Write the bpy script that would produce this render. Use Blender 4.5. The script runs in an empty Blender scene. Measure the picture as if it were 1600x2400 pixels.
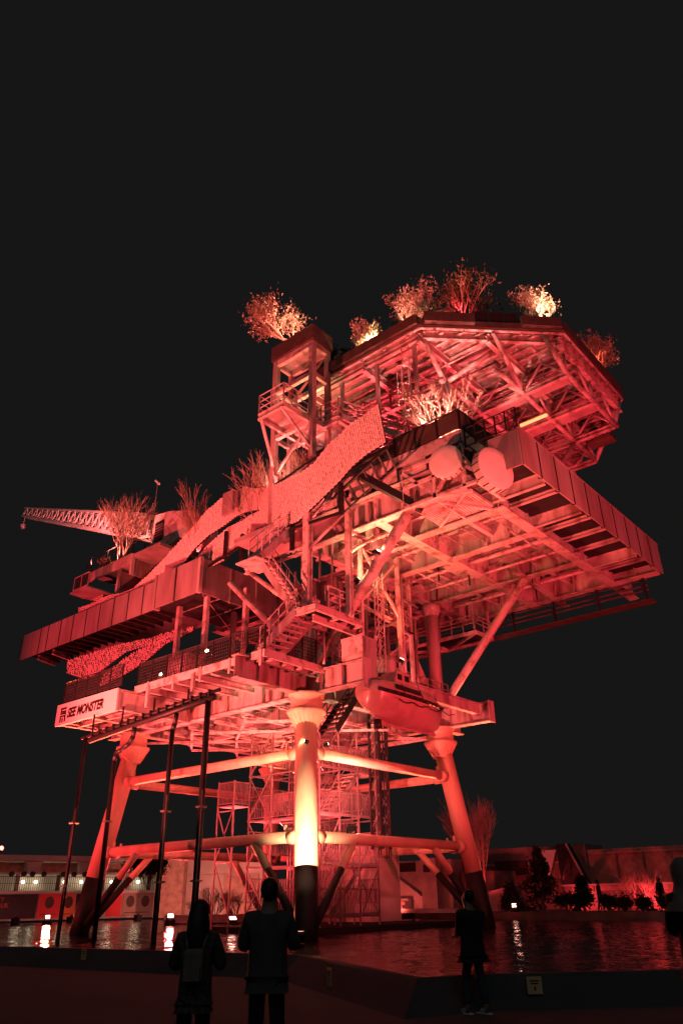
import bpy, math, random
from mathutils import Vector, Matrix
random.seed(7)
R = math.radians
# ------------------------------------------------------------------ camera, world, sun, exposure
# World axes: X runs along the platform's right-hand side, Y along its left-hand side, near leg at (0,0).
EYE = Vector((-23.1168, -21.6859, 1.6))
FW = Vector((0.762909, 0.646506, 0.0)); RT = Vector((0.646506, -0.762909, 0.0)); UPZ = Vector((0, 0, 1))
def B(r, f, z=0.0):            # metres to the right of / in front of the viewer's standing point
    p = EYE + RT*r + FW*f
    return Vector((p.x, p.y, z))
PITCH, ROLL = R(27.4), R(-0.9)
_f = FW*math.cos(PITCH) + UPZ*math.sin(PITCH)
_u = UPZ*math.cos(PITCH) - FW*math.sin(PITCH)
_r = RT*math.cos(ROLL) + _u*math.sin(ROLL)
_u = _u*math.cos(ROLL) - RT*math.sin(ROLL)
sc = bpy.context.scene
cd = bpy.data.cameras.new('camera'); cam = bpy.data.objects.new('camera', cd); sc.collection.objects.link(cam)
cam.matrix_world = Matrix(((_r.x, _u.x, -_f.x, EYE.x), (_r.y, _u.y, -_f.y, EYE.y), (_r.z, _u.z, -_f.z, EYE.z), (0, 0, 0, 1)))
cd.sensor_fit = 'VERTICAL'; cd.sensor_height = 36.0; cd.lens = 36.0*1750/2400
cd.clip_start = 0.1; cd.clip_end = 2000
sc.camera = cam
w = bpy.data.worlds.new('World'); sc.world = w; w.use_nodes = True
w.node_tree.nodes['Background'].inputs[0].default_value = (0.0080, 0.0079, 0.0078, 1)
w.node_tree.nodes['Background'].inputs[1].default_value = 1.0
sd = bpy.data.lights.new('fill_sun', 'SUN'); sd.energy = 0.12; sd.angle = R(40); sd.color = (1, 0.96, 0.94)  # added weak fill from behind the camera, lifts the dark surfaces
so = bpy.data.objects.new('fill_sun', sd); sc.collection.objects.link(so)
so.rotation_euler = Vector((0.62, 0.55, -0.75)).to_track_quat('-Z', 'Y').to_euler()
vs = sc.view_settings
vs.view_transform = 'Standard'; vs.look = 'None'; vs.exposure = 0; vs.gamma = 1; vs.use_curve_mapping = False
sc.cycles.max_bounces = 5; sc.cycles.diffuse_bounces = 2; sc.cycles.glossy_bounces = 3; sc.cycles.transparent_max_bounces = 6
sc.cycles.sample_clamp_indirect = 4; sc.cycles.use_denoising = True; sc.cycles.denoising_prefilter = 'ACCURATE'; sc.cycles.denoising_input_passes = 'RGB_ALBEDO_NORMAL'
sc.cycles.caustics_reflective = False; sc.cycles.caustics_refractive = False

# ------------------------------------------------------------------ materials
M = {}
def mat(name, col, rough=0.6, metal=0.0, var=0.25, scale=2.0, bump=0.0, bscale=30, spec=0.4, col2=None, emit=None, streak=False, lo=.36, hi=.62):
    m = bpy.data.materials.new(name); m.use_nodes = True
    nt = m.node_tree; b = nt.nodes['Principled BSDF']
    b.inputs['Roughness'].default_value = rough; b.inputs['Metallic'].default_value = metal
    b.inputs['Specular IOR Level'].default_value = spec
    tc = nt.nodes.new('ShaderNodeTexCoord')
    n = nt.nodes.new('ShaderNodeTexNoise'); n.inputs['Scale'].default_value = scale; n.inputs['Detail'].default_value = 6
    n.inputs['Roughness'].default_value = 0.65
    mp = nt.nodes.new('ShaderNodeMapping')
    if streak: mp.inputs['Scale'].default_value = (1, 1, 0.18)
    nt.links.new(tc.outputs['Object'], mp.inputs['Vector']); nt.links.new(mp.outputs['Vector'], n.inputs['Vector'])
    cr = nt.nodes.new('ShaderNodeValToRGB')
    c2 = col2 or tuple(c*(1-var) for c in col)
    cr.color_ramp.elements[0].position = lo; cr.color_ramp.elements[0].color = (*c2, 1)
    cr.color_ramp.elements[1].position = hi; cr.color_ramp.elements[1].color = (*col, 1)
    nt.links.new(n.outputs['Fac'], cr.inputs['Fac']); nt.links.new(cr.outputs['Color'], b.inputs['Base Color'])
    if bump:
        n2 = nt.nodes.new('ShaderNodeTexNoise'); n2.inputs['Scale'].default_value = bscale; n2.inputs['Detail'].default_value = 4
        nt.links.new(tc.outputs['Object'], n2.inputs['Vector'])
        bp = nt.nodes.new('ShaderNodeBump'); bp.inputs['Strength'].default_value = bump; bp.inputs['Distance'].default_value = 0.02
        nt.links.new(n2.outputs['Fac'], bp.inputs['Height']); nt.links.new(bp.outputs['Normal'], b.inputs['Normal'])
    if emit:
        b.inputs['Emission Color'].default_value = (*emit[0], 1); b.inputs['Emission Strength'].default_value = emit[1]
    M[name] = m
    return m
mat('paint', (0.56, 0.50, 0.48), 0.5, var=0.0, col2=(0.25, 0.16, 0.13), scale=1.5, bump=0.2, streak=True, lo=.36, hi=.54)
mat('paint2', (0.68, 0.61, 0.57), 0.45, var=0.0, col2=(0.33, 0.21, 0.17), scale=2.0, bump=0.2, lo=.36, hi=.5)
mat('panel', (0.40, 0.34, 0.34), 0.5, col2=(0.26, 0.19, 0.18), scale=1.0, bump=0.15, streak=True)
mat('yellow', (0.74, 0.58, 0.40), 0.5, col2=(0.58, 0.40, 0.27), scale=1.2, bump=0.1, streak=True)
mat('black', (0.022, 0.021, 0.02), 0.5, var=0.4, scale=3)
mat('blackpaint', (0.011, 0.011, 0.011), 0.6, col2=(0.02, 0.018, 0.017), scale=2.5)
mat('grate', (0.02, 0.018, 0.017), 0.9, var=0.4)
mat('mesh', (0.055, 0.045, 0.04), 0.85, var=0.3)
mat('planter', (0.10, 0.07, 0.055), 0.85, var=0.4, scale=1.5)
mat('scale', (0.86, 0.76, 0.68), 0.35, var=0.12, scale=0.6, spec=0.6)
mat('sign', (0.9, 0.86, 0.8), 0.5, var=0.05)
mat('white', (0.78, 0.74, 0.70), 0.6, var=0.15, scale=0.8, bump=0.1)
mat('dish', (0.85, 0.80, 0.72), 0.45, var=0.08)
mat('boat', (0.52, 0.36, 0.33), 0.28, col2=(0.40, 0.26, 0.22), scale=1.5, spec=0.6)
mat('steel', (0.42, 0.38, 0.36), 0.4, metal=0.6, var=0.3, scale=6)
mat('bark', (0.46, 0.34, 0.26), 0.85, var=0.4, scale=8)
mat('leaf', (0.17, 0.14, 0.06), 0.7, col2=(0.09, 0.09, 0.03), scale=5)
mat('leafdry', (0.50, 0.46, 0.34), 0.7, col2=(0.30, 0.24, 0.15), scale=5)
mat('leafdark', (0.03, 0.045, 0.025), 0.8, var=0.5, scale=5)
mat('ground', (0.034, 0.054, 0.060), 0.9, var=0.35, scale=0.35, bump=0.4, bscale=60)
mat('kerb', (0.018, 0.022, 0.023), 0.9, var=0.4, bump=0.3, bscale=30)
mat('concrete', (0.42, 0.38, 0.35), 0.85, var=0.35, scale=0.6, bump=0.2, bscale=12)
mat('wall_dark', (0.25, 0.19, 0.17), 0.9, var=0.5, scale=0.5, bump=0.3, bscale=8)
mat('cream', (0.45, 0.40, 0.36), 0.8, var=0.2, scale=0.5)
mat('brickwork', (0.42, 0.28, 0.22), 0.9, var=0.4, scale=2, bump=0.3)
mat('poster_red', (0.55, 0.04, 0.05), 0.7, var=0.1); mat('poster_orange', (0.6, 0.17, 0.08), 0.7, var=0.1)
mat('poster_dark', (0.03, 0.02, 0.03), 0.7); mat('poster_grey', (0.30, 0.25, 0.20), 0.7, var=0.2, scale=1)
mat('poster_face', (0.07, 0.045, 0.04), 0.7, var=0.4, scale=2)
mat('letter_dim', (0.35, 0.06, 0.05), 0.6, var=0.1); mat('letter', (0.02, 0.012, 0.012), 0.6, var=0.1)
mat('lamp_red', (0.8, 0.8, 0.8), 0.3, emit=((1, 0.42, 0.32), 14)); mat('lamp_beam', (0.8, 0.8, 0.8), 0.3, emit=((1, 0.10, 0.08), 10))
mat('lamp_warm', (0.8, 0.8, 0.8), 0.3, emit=((1, 0.82, 0.55), 9)); mat('tube_warm', (0.8, 0.8, 0.8), 0.3, emit=((1, 0.42, 0.12), 1.5))
mat('cloth_dark', (0.012, 0.012, 0.013), 0.95, var=0.4, scale=6); mat('cloth_grey', (0.055, 0.054, 0.053), 0.95, var=0.25, scale=8)
mat('cloth_blue', (0.025, 0.042, 0.056), 0.95, var=0.35, scale=8); mat('cloth_pale', (0.17, 0.15, 0.135), 0.95, var=0.25, scale=6)
mat('bag', (0.13, 0.125, 0.11), 0.9, var=0.3, scale=6); mat('skin', (0.2, 0.13, 0.10), 0.6, var=0.1); mat('hair', (0.012, 0.010, 0.009), 0.6, var=0.4, scale=20)
mat('shoe', (0.05, 0.05, 0.05), 0.7); mat('shoe_white', (0.6, 0.58, 0.56), 0.6, var=0.1); mat('sign_yellow', (0.55, 0.42, 0.22), 0.7, var=0.15)
mat('screen', (0.02, 0.02, 0.02), 0.2)
# checked coat
def checked():
    m = bpy.data.materials.new('cloth_check'); m.use_nodes = True; nt = m.node_tree; b = nt.nodes['Principled BSDF']
    tc = nt.nodes.new('ShaderNodeTexCoord'); ck = nt.nodes.new('ShaderNodeTexChecker'); ck.inputs['Scale'].default_value = 24
    ck.inputs['Color1'].default_value = (0.015, 0.015, 0.016, 1); ck.inputs['Color2'].default_value = (0.045, 0.045, 0.043, 1)
    mp = nt.nodes.new('ShaderNodeMapping'); mp.inputs['Rotation'].default_value = (0.6, 0.7, 0.3)
    nt.links.new(tc.outputs['Object'], mp.inputs[0]); nt.links.new(mp.outputs[0], ck.inputs['Vector'])
    nt.links.new(ck.outputs['Color'], b.inputs['Base Color']); b.inputs['Roughness'].default_value = 0.95; M['cloth_check'] = m
checked()
def water_mat():
    m = bpy.data.materials.new('water'); m.use_nodes = True; nt = m.node_tree; b = nt.nodes['Principled BSDF']
    b.inputs['Base Color'].default_value = (0.012, 0.010, 0.010, 1); b.inputs['Roughness'].default_value = 0.04
    b.inputs['IOR'].default_value = 1.33; b.inputs['Specular IOR Level'].default_value = 0.6
    tc = nt.nodes.new('ShaderNodeTexCoord')
    n1 = nt.nodes.new('ShaderNodeTexNoise'); n1.inputs['Scale'].default_value = 5.0; n1.inputs['Detail'].default_value = 3
    n2 = nt.nodes.new('ShaderNodeTexNoise'); n2.inputs['Scale'].default_value = 0.7; n2.inputs['Detail'].default_value = 2
    ad = nt.nodes.new('ShaderNodeMath'); ad.operation = 'MULTIPLY_ADD'; ad.inputs[1].default_value = 2.0
    bp = nt.nodes.new('ShaderNodeBump'); bp.inputs['Strength'].default_value = 0.6; bp.inputs['Distance'].default_value = 0.05
    for n in (n1, n2): nt.links.new(tc.outputs['Object'], n.inputs['Vector'])
    nt.links.new(n2.outputs['Fac'], ad.inputs[0]); nt.links.new(n1.outputs['Fac'], ad.inputs[2])
    nt.links.new(ad.outputs[0], bp.inputs['Height']); nt.links.new(bp.outputs['Normal'], b.inputs['Normal'])
    M['water'] = m
water_mat()

# ------------------------------------------------------------------ helpers
COL = sc.collection
def tag(o, label=None, cat=None, group=None, kind=None):
    if label: o['label'] = label
    if cat: o['category'] = cat
    if group: o['group'] = group
    if kind: o['kind'] = kind
    return o
def empty(name, loc, label=None, cat=None, group=None):
    o = bpy.data.objects.new(name, None); o.location = loc; o.empty_display_size = 0.3; COL.objects.link(o)
    return tag(o, label, cat, group)
def V(*a): return Vector(a)
class MB:
    def __init__(s): s.v = []; s.f = []
    def add(s, vs_, fs):
        k = len(s.v); s.v += [Vector(p) for p in vs_]; s.f += [tuple(i+k for i in f) for f in fs]; return s
    def box(s, x0, x1, y0, y1, z0, z1):
        return s.add([(x, y, z) for z in (z0, z1) for x, y in ((x0, y0), (x1, y0), (x1, y1), (x0, y1))],
                     [(3, 2, 1, 0), (4, 5, 6, 7), (0, 1, 5, 4), (1, 2, 6, 5), (2, 3, 7, 6), (3, 0, 4, 7)])
    def frame(s, p, q, up=None):
        p, q = Vector(p), Vector(q); d = (q-p).normalized()
        up = Vector(up) if up else UPZ
        if abs(d.dot(up)) > 0.98: up = V(1, 0, 0) if abs(d.x) < .9 else V(0, 1, 0)
        a = d.cross(up).normalized(); b = a.cross(d).normalized()
        return p, q, d, a, b
    def bar(s, p, q, w, h=None, up=None):
        h = h or w; p, q, d, a, b = s.frame(p, q, up)
        vs_ = [e + a*(i*w/2) + b*(j*h/2) for e in (p, q) for i, j in ((-1, -1), (1, -1), (1, 1), (-1, 1))]
        return s.add(vs_, [(3, 2, 1, 0), (4, 5, 6, 7), (0, 1, 5, 4), (1, 2, 6, 5), (2, 3, 7, 6), (3, 0, 4, 7)])
    def ibeam(s, p, q, h, w, tf=0.05, tw=0.03, up=None):
        p, q, d, a, b = s.frame(p, q, up)
        W, H, t, k = w/2, h/2, tf, tw/2
        prof = [(-W, -H), (W, -H), (W, -H+t), (k, -H+t), (k, H-t), (W, H-t), (W, H), (-W, H), (-W, H-t), (-k, H-t), (-k, -H+t), (-W, -H+t)]
        vs_ = [e + a*x + b*y for e in (p, q) for x, y in prof]
        fs = [(i, (i+1) % 12, 12+(i+1) % 12, 12+i) for i in range(12)]
        fs += [(0, 11, 10, 3, 2, 1), (10, 9, 4, 3), (9, 8, 7, 6, 5, 4), (12, 13, 14, 15, 22, 23), (22, 15, 16, 21), (21, 16, 17, 18, 19, 20)]
        return s.add(vs_, fs)
    def tube(s, p, q, r0, r1=None, n=12, cap=True):
        r1 = r0 if r1 is None else r1; p, q, d, a, b = s.frame(p, q)
        vs_ = [e + (a*math.cos(2*math.pi*i/n) + b*math.sin(2*math.pi*i/n))*r for e, r in ((p, r0), (q, r1)) for i in range(n)]
        fs = [(i, (i+1) % n, n+(i+1) % n, n+i) for i in range(n)]
        if cap: fs += [tuple(range(n-1, -1, -1)), tuple(range(n, 2*n))]
        return s.add(vs_, fs)
    def path(s, pts, r, n=6):
        for a, b in zip(pts, pts[1:]): s.tube(a, b, r, n=n)
        return s
    def lathe(s, c, prof, n=24, axis=None):
        c = Vector(c); ax = Vector(axis).normalized() if axis else UPZ
        t = V(1, 0, 0) if abs(ax.x) < .9 else V(0, 1, 0); a = ax.cross(t).normalized(); b = ax.cross(a)
        vs_ = [c + (a*math.cos(2*math.pi*i/n) + b*math.sin(2*math.pi*i/n))*r + ax*z for r, z in prof for i in range(n)]
        fs = []
        for k in range(len(prof)-1):
            fs += [(k*n+i, k*n+(i+1) % n, (k+1)*n+(i+1) % n, (k+1)*n+i) for i in range(n)]
        return s.add(vs_, fs)
    def prism(s, poly, z0, z1):
        n = len(poly)
        vs_ = [(x, y, z0) for x, y in poly] + [(x, y, z1) for x, y in poly]
        return s.add(vs_, [tuple(range(n-1, -1, -1)), tuple(range(n, 2*n))] + [(i, (i+1) % n, n+(i+1) % n, n+i) for i in range(n)])
    def quad(s, a, b, c, d): return s.add([a, b, c, d], [(0, 1, 2, 3)])
    def slab(s, pts, off):      # polygon extruded by a vector
        n = len(pts); off = Vector(off); pts = [Vector(p) for p in pts]
        return s.add(pts + [p+off for p in pts], [tuple(range(n-1, -1, -1)), tuple(range(n, 2*n))] + [(i, (i+1) % n, n+(i+1) % n, n+i) for i in range(n)])
    def ball(s, c, rx, ry, rz, n=10, m=7):
        c = Vector(c); vs_ = []
        for j in range(m+1):
            t = math.pi*j/m
            for i in range(n):
                a = 2*math.pi*i/n; vs_.append(c + V(rx*math.sin(t)*math.cos(a), ry*math.sin(t)*math.sin(a), rz*math.cos(t)))
        return s.add(vs_, [(j*n+i, (j+1)*n+i, (j+1)*n+(i+1) % n, j*n+(i+1) % n) for j in range(m) for i in range(n)])
    def mesh(s, name, off=None, smooth=False):
        me = bpy.data.meshes.new(name); off = off or V(0, 0, 0)
        me.from_pydata([tuple(p-off) for p in s.v], [], s.f); me.update()
        if smooth: me.polygons.foreach_set('use_smooth', [True]*len(me.polygons))
        return me
    def build(s, name, m, parent=None, smooth=False, origin=None):
        off = wloc(parent) if parent else (Vector(origin) if origin else V(0, 0, 0))
        o = bpy.data.objects.new(name, s.mesh(name, off, smooth)); COL.objects.link(o)
        o.data.materials.append(M[m] if isinstance(m, str) else m)
        if parent: o.parent = parent
        elif origin: o.location = origin
        return o
def wloc(o):
    p = V(0, 0, 0)
    while o: p += o.location; o = o.parent
    return p
def inst(name, me, loc, parent, rz=0, sx=1):   # a copy sharing mesh data, loc in world coordinates
    o = bpy.data.objects.new(name, me); COL.objects.link(o)
    if parent: o.parent = parent; o.location = Vector(loc) - wloc(parent)
    else: o.location = loc
    o.rotation_euler = (0, 0, rz); o.scale = (sx, 1, 1)
    return o
_mc = {}
def cached(key, fn, m, smooth=False):
    if key not in _mc:
        me = fn().mesh(key if isinstance(key, str) else key[0], smooth=smooth); me.materials.append(M[m]); _mc[key] = me
    return _mc[key]
def lerp(a, b, t): return Vector(a)*(1-t) + Vector(b)*t

# ------------------------------------------------------------------ the setting
WZ, KZ = 0.40, 0.46
MBx = MB().box(-400, 400, -400, 400, -0.5, 0.0)
tag(MBx.build('ground', 'ground'), kind='structure')
pool = [(-10.5, 60), (-9.8, 3.75), (-9.1, -1.5), (-8.35, -7.8), (-11.55, -13.4), (-10.5, -13.85), (-8.1, -16.4), (14, -36), (22.2, -34), (22.2, 6), (34, 30), (34, 50), (16, 60)]
from mathutils import noise as _ns
def inside(x, y):
    c = False; n = len(pool)
    for k in range(n):
        (x0, y0), (x1, y1) = pool[k], pool[k-1]
        if (y0 > y) != (y1 > y) and x < (x1-x0)*(y-y0)/(y1-y0)+x0: c = not c
    return c
wm = MB(); idx = {}; SP = 0.22
def wv(i, j):
    if (i, j) not in idx:
        x, y = -12+i*SP, -36+j*SP
        z = WZ-.05+.030*_ns.noise((x*.9, y*.9, .3))+.020*_ns.noise((x*2.3, y*2.3, 4.1))+.006*math.sin(x*1.7+y*2.9)
        idx[(i, j)] = len(wm.v); wm.v.append(V(x, y, z))
    return idx[(i, j)]
for i in range(int(47/SP)):
    for j in range(int(97/SP)):
        if inside(-12+(i+.5)*SP, -36+(j+.5)*SP) and (-12+i*SP)*FW.x+(-36+j*SP)*FW.y > -19: wm.f.append((wv(i, j), wv(i+1, j), wv(i+1, j+1), wv(i, j+1)))
wat = wm.build('pool_water', 'water', smooth=True); tag(wat, kind='structure')
tag(MB().add([(x, y, WZ-.25) for x, y in pool], [tuple(range(len(pool)))]).build('pool_floor', 'blackpaint'), kind='structure')
kb = MB(); ne = [Vector(p) for p in pool[:8]]; nrm = []
for k in range(len(ne)-1): d = (ne[k+1]-ne[k]).normalized(); nrm.append(Vector((d.y, -d.x)))
def mitre(k, w_):
    if k == 0 or k == len(ne)-1: return ne[k]+nrm[0 if k == 0 else -1]*w_
    m_ = (nrm[k-1]+nrm[k]).normalized(); return ne[k]+m_*(w_/max(.5, m_.dot(nrm[k])))
for k in range(len(ne)):
    for w_, z in ((-.02, -.3), (-.02, KZ), (.12, KZ), (.62, 0.0), (.62, -.3)): q = mitre(k, w_); kb.v.append(V(q.x, q.y, z))
for k in range(len(ne)-1):
    for m_ in range(4): kb.f.append((k*5+m_, k*5+m_+1, k*5+m_+6, k*5+m_+5))
o = kb.build('pool_wall', 'ground'); tag(o, kind='structure')
# far shore terraces
tag(MB().prism([(22.2, -60), (60, -60), (60, 6), (34, 6), (22.2, 6)], 0.02, 0.75).build('far_promenade', 'wall_dark'), kind='structure')
tag(MB().prism([(22.2, 6.0), (34.0, 6.0), (60, 6.02), (60, 70), (34, 70), (34, 30)], 0.03, 0.72).build('far_terrace', 'wall_dark'), kind='structure')

# ------------------------------------------------------------------ the offshore platform
rig = empty('offshore_platform', (5, 6, WZ), 'red-lit multi-deck offshore oil platform standing on four tubular legs in the pool', 'oil platform')
corners = [(0, 0, -1, -1), (10, 0, 1, -1), (0, 12.15, -1, 1), (10, 12.15, 1, 1)]
def axis(c, z): k = 0.13*(8.6-z); return V(c[0]+c[2]*k, c[1]+c[3]*k, z)
for c in corners:
    leg = MB().tube(axis(c, 2.65), axis(c, 8.2), 0.43, n=32).build('leg', 'yellow', rig, True)
    MB().tube(axis(c, -0.3), axis(c, 2.652), 0.437, n=32).build('leg_base', 'blackpaint', leg, True)
    t = axis(c, 8.6)
    MB().lathe(t, [(0.44, -0.75), (0.46, -0.6), (0.79, -0.1), (0.83, -0.06), (0.83, 0.03), (0.67, 0.06), (0.67, 0.62), (0.78, 0.64), (0.78, 0.72), (0.3, 0.73)], 36).build('collar', 'yellow', leg, True)
    fm = MB()
    for k in range(22):
        a = 2*math.pi*k/22; d = V(math.cos(a), math.sin(a), 0)
        fm.slab([t+d*0.445+V(0, 0, -.72), t+d*0.80+V(0, 0, -.1), t+d*0.5+V(0, 0, -.1)], V(-d.y, d.x, 0)*0.02)
    fm.build('collar_fin', 'yellow', leg)
for z, r in ((6.93, 0.205), (3.75, 0.215)):
    P = [axis(c, z) for c in corners]
    for i, j in ((0, 1), (0, 2), (1, 3), (2, 3)):
        d = (P[j]-P[i]).normalized()
        br = MB().tube(P[i]+d*0.4, P[j]-d*0.4, r, n=20).build('ring_brace', 'yellow', rig, True)
        for e, s_ in ((P[i], 1), (P[j], -1)):
            MB().tube(e+d*s_*0.42, e+d*s_*0.85, r+0.05, n=20).build('brace_sleeve', 'yellow', br, True)
            lg = MB()
            q = e+d*s_*1.0
            lg.slab([q+V(0, 0, r-.05), q+d*.06+V(0, 0, r-.05), q+d*.06+V(0, 0, r+.22), q+V(0, 0, r+.22)], V(-d.y, d.x, 0)*.1)
            lg.build('lug', 'yellow', br)
zk = 2.62
for i, c in enumerate(corners):
    for j in ([1, 2], [0, 3], [0, 3], [1, 2])[i]:
        a = axis(c, 3.72); b = axis(corners[j], 3.72); d = (b-a).normalized()
        top = a+d*2.9; bot = axis(c, 0.75)+d*0.42
        t = (3.72-zk)/(3.72-0.75); mid = lerp(top, bot, t)
        kn = MB().tube(top, mid, 0.16, n=14).build('knee_brace', 'yellow', rig, True)
        MB().tube(mid, bot, 0.165, n=14).build('knee_brace_base', 'blackpaint', kn, True)

def girder(p, q, h, w, parent, m='paint', name='girder', stiff=1.1, tf=0.05):
    """p,q at top centre; web stiffeners as sub-parts"""
    p, q = Vector(p), Vector(q); c = V(0, 0, -h/2)
    g = MB().ibeam(p+c, q+c, h, w, tf, 0.03).build(name, m, parent)
    if stiff:
        L = (q-p).length; n = int(L/stiff); d = (q-p).normalized()
        rz = math.atan2(d.y, d.x)
        me = cached(('stiffener', round(h, 2), round(w, 2), m), lambda: MB().box(-.015, .015, -w/2+.02, w/2-.02, -h+tf, -tf), m)
        for k in range(1, n):
            if k % 3 == 0: continue
            inst('stiffener', me, p+d*(L*k/n), g, rz)
    return g
def railing(pts, h, parent, m='black', post_m=None, spacing=1.2, infill=True, rails=(1.0,), pr=0.025, z0=0.0, name='railing', pm='mesh'):
    pts = [Vector(p) for p in pts]; rb = MB()
    for a, b in zip(pts, pts[1:]):
        for t in rails: rb.tube(a+V(0, 0, h*t), b+V(0, 0, h*t), pr, n=6)
    r_ = rb.build(name, m, parent)
    post = cached(('post', h, m, pr), lambda: MB().box(-pr, pr, -pr, pr, 0, h), m)
    for a, b in zip(pts, pts[1:]):
        L = (b-a).length; n = max(1, round(L/spacing)); d = (b-a)/n; hor = V(d.x, d.y, 0).length
        rz = math.atan2(d.y, d.x)
        for k in range(n+1):
            inst('post', post, a+d*k, r_, rz)
            if infill and k < n:
                key = ('infill_panel', round(hor, 2), round(d.z, 2), h, pm)
                def mk(hor=hor, dz=d.z):
                    if pm != 'mesh': return MB().slab([(0.05, -.012, .08), (hor-.05, -.012, .08+dz), (hor-.05, -.012, h-.06+dz), (0.05, -.012, h-.06)], (0, .02, 0))
                    g_ = MB().bar((.05, 0, .1), (hor-.05, 0, .1), .03).bar((.05, 0, h-.08), (hor-.05, 0, h-.08), .03)
                    for i_ in range(9): x_ = .07+(hor-.14)*i_/8; g_.box(x_-.011, x_+.011, -.011, .011, .1, h-.08)
                    for i_ in range(6): z_ = .2+(h-.35)*i_/5; g_.box(.06, hor-.06, -.013, .013, z_-.009, z_+.009)
                    return g_
                inst('infill_panel', cached(key, mk, pm), a+d*k, r_, rz)
    return r_
def staircase(p0, p1, wv, n, parent, m='paint', tm='paint2', rail=True):
    """p0 lower, p1 upper of one side; wv width vector"""
    p0, p1, wv = Vector(p0), Vector(p1), Vector(wv)
    b = MB()
    for o_ in (V(0, 0, 0), wv): b.bar(p0+o_, p1+o_, 0.06, 0.28)
    s = b.build('staircase', m, parent)
    d = (p1-p0)/n; hd = V(d.x, d.y, 0).normalized(); dep = 0.26
    vs_ = MB().slab([wv*0.03-hd*dep/2, wv*0.97-hd*dep/2, wv*0.97+hd*dep/2, wv*0.03+hd*dep/2], (0, 0, -0.05))
    me = vs_.mesh('tread'); me.materials.append(M[tm])
    for k in range(n): inst('tread', me, p0+d*(k+.5), s)
    if rail:
        for o_ in (V(0, 0, 0), wv):
            hb = MB()
            for t in (0.5, 0.95): hb.tube(p0+o_+V(0, 0, t), p1+o_+V(0, 0, t), 0.028, n=6)
            for k in range(0, 5): q = lerp(p0, p1, k/4)+o_; hb.tube(q, q+V(0, 0, .95), 0.026, n=6)
            hb.build('handrail', tm, s)
    return s

# ---- lower deck
LD = MB().box(-3.4, 10.6, -0.95, 13.0, 10.215, 10.25).build('lower_deck', 'panel', rig)
girder((0, -3.3, 10.2), (0, 14.2, 10.2), 0.95, 0.44, LD); girder((10, -3.1, 10.2), (10, 14.2, 10.2), 0.95, 0.44, LD)
girder((-4.1, 0, 10.194), (12, 0, 10.194), 0.938, 0.44, LD); girder((-4.1, 12.15, 10.194), (12, 12.15, 10.194), 0.938, 0.44, LD)
for x in (3.4, 6.7): girder((x, 0.3, 10.1), (x, 12, 10.1), 0.7, 0.3, LD, name='beam')
for k in range(10):
    y = 1.1+k*1.1
    MB().ibeam((-3.4, y, 10.06), (9.8, y, 10.06), 0.26, 0.16, 0.03, 0.02).build('joist', 'paint', LD)
for y, x1 in ((-0.55, 0.0),): MB().ibeam((-3.4, y, 10.06), (x1, y, 10.06), 0.26, 0.16, 0.03, 0.02).build('joist', 'paint', LD)
for k in range(4):       # bracket arms under the near walkway corner
    x = -3.0+k*0.85
    MB().ibeam((x, -0.95, 10.08), (x, 0.0, 10.08), 0.2, 0.14, 0.03, 0.02).build('joist', 'paint', LD)
MB().box(-3.52, -3.40, -1.05, 7.4, 10.02, 10.32).build('edge_channel', 'paint2', LD)
MB().box(-3.40, 0.45, -1.05, -0.952, 10.02, 10.32).build('edge_channel', 'paint2', LD)
for y in (-.9, .9, 2.7, 4.5, 6.3): MB().box(-3.56, -3.523, y, y+.12, 9.7, 10.34).build('channel_stiffener', 'paint', LD)
MB().box(-3.62, -3.5, 3.1, 3.25, 9.2, 10.1).build('hanger_post', 'paint', LD)
MB().box(-3.62, -3.5, 6.2, 6.35, 9.2, 10.1).build('hanger_post', 'paint', LD)
# frame behind the name board
MB().box(-4.24, -4.12, 7.45, 12.4, 9.14, 10.1).build('board_frame', 'panel', LD)
for y in (7.5, 9.9, 12.3): girder((-4.12, y, 10.08), (-0.2, y, 10.08), 0.9, 0.2, LD, stiff=0, name='cross_beam')
MB().box(-4.12, -0.2, 7.4, 12.4, 9.98, 10.02).build('deck_plate', 'panel', LD)
for x in (-3.2, -2.2, -1.2): MB().ibeam((x, 7.6, 9.3), (x, 12.2, 9.3), 0.18, 0.14, 0.03, 0.02).build('joist', 'paint', LD)
# plan bracing below the lower deck
def xbay(x0, x1, y0, y1, z, parent, w=0.11, m='paint2'):
    MB().bar((x0, y0, z), (x1, y1, z), w, 0.1).build('plan_brace', m, parent)
    MB().bar((x0, y1, z-.11), (x1, y0, z-.11), w, 0.1).build('plan_brace', m, parent)
xs, ys = (0.5, 3.4, 6.7, 9.6), (0.6, 4.3, 8.1, 11.7)
for i in range(3):
    for j in range(3): xbay(xs[i], xs[i+1], ys[j], ys[j+1], 8.98, LD)
for x in xs[1:3]: MB().ibeam((x, .4, 9.2), (x, 11.9, 9.2), .2, .16, .03, .02).build('plan_beam', 'paint2', LD)
for k, y in enumerate((1.9, 4.3, 6.2, 8.1, 10.0)): MB().ibeam((.3, y, 9.13), (9.8, y, 9.13), .12, .13, .02, .02).build('plan_beam', 'paint2', LD)
for x in (9.3, 9.75): MB().tube((x, 0.4, 8.85), (x, 11.9, 8.85), 0.07, n=8).build('pipe_run', 'paint2', LD)
# upper ends of near and right cantilever stubs
MB().box(-.24, .24, -3.33, -3.28, 9.2, 10.24).build('end_plate', 'paint', LD)
MB().box(9.76, 10.24, -3.13, -3.08, 9.2, 10.24).build('end_plate', 'paint', LD)
girder((0.3, -2.6, 10.1), (9.7, -2.6, 10.1), 0.55, 0.26, LD, stiff=0, name='beam')
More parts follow.
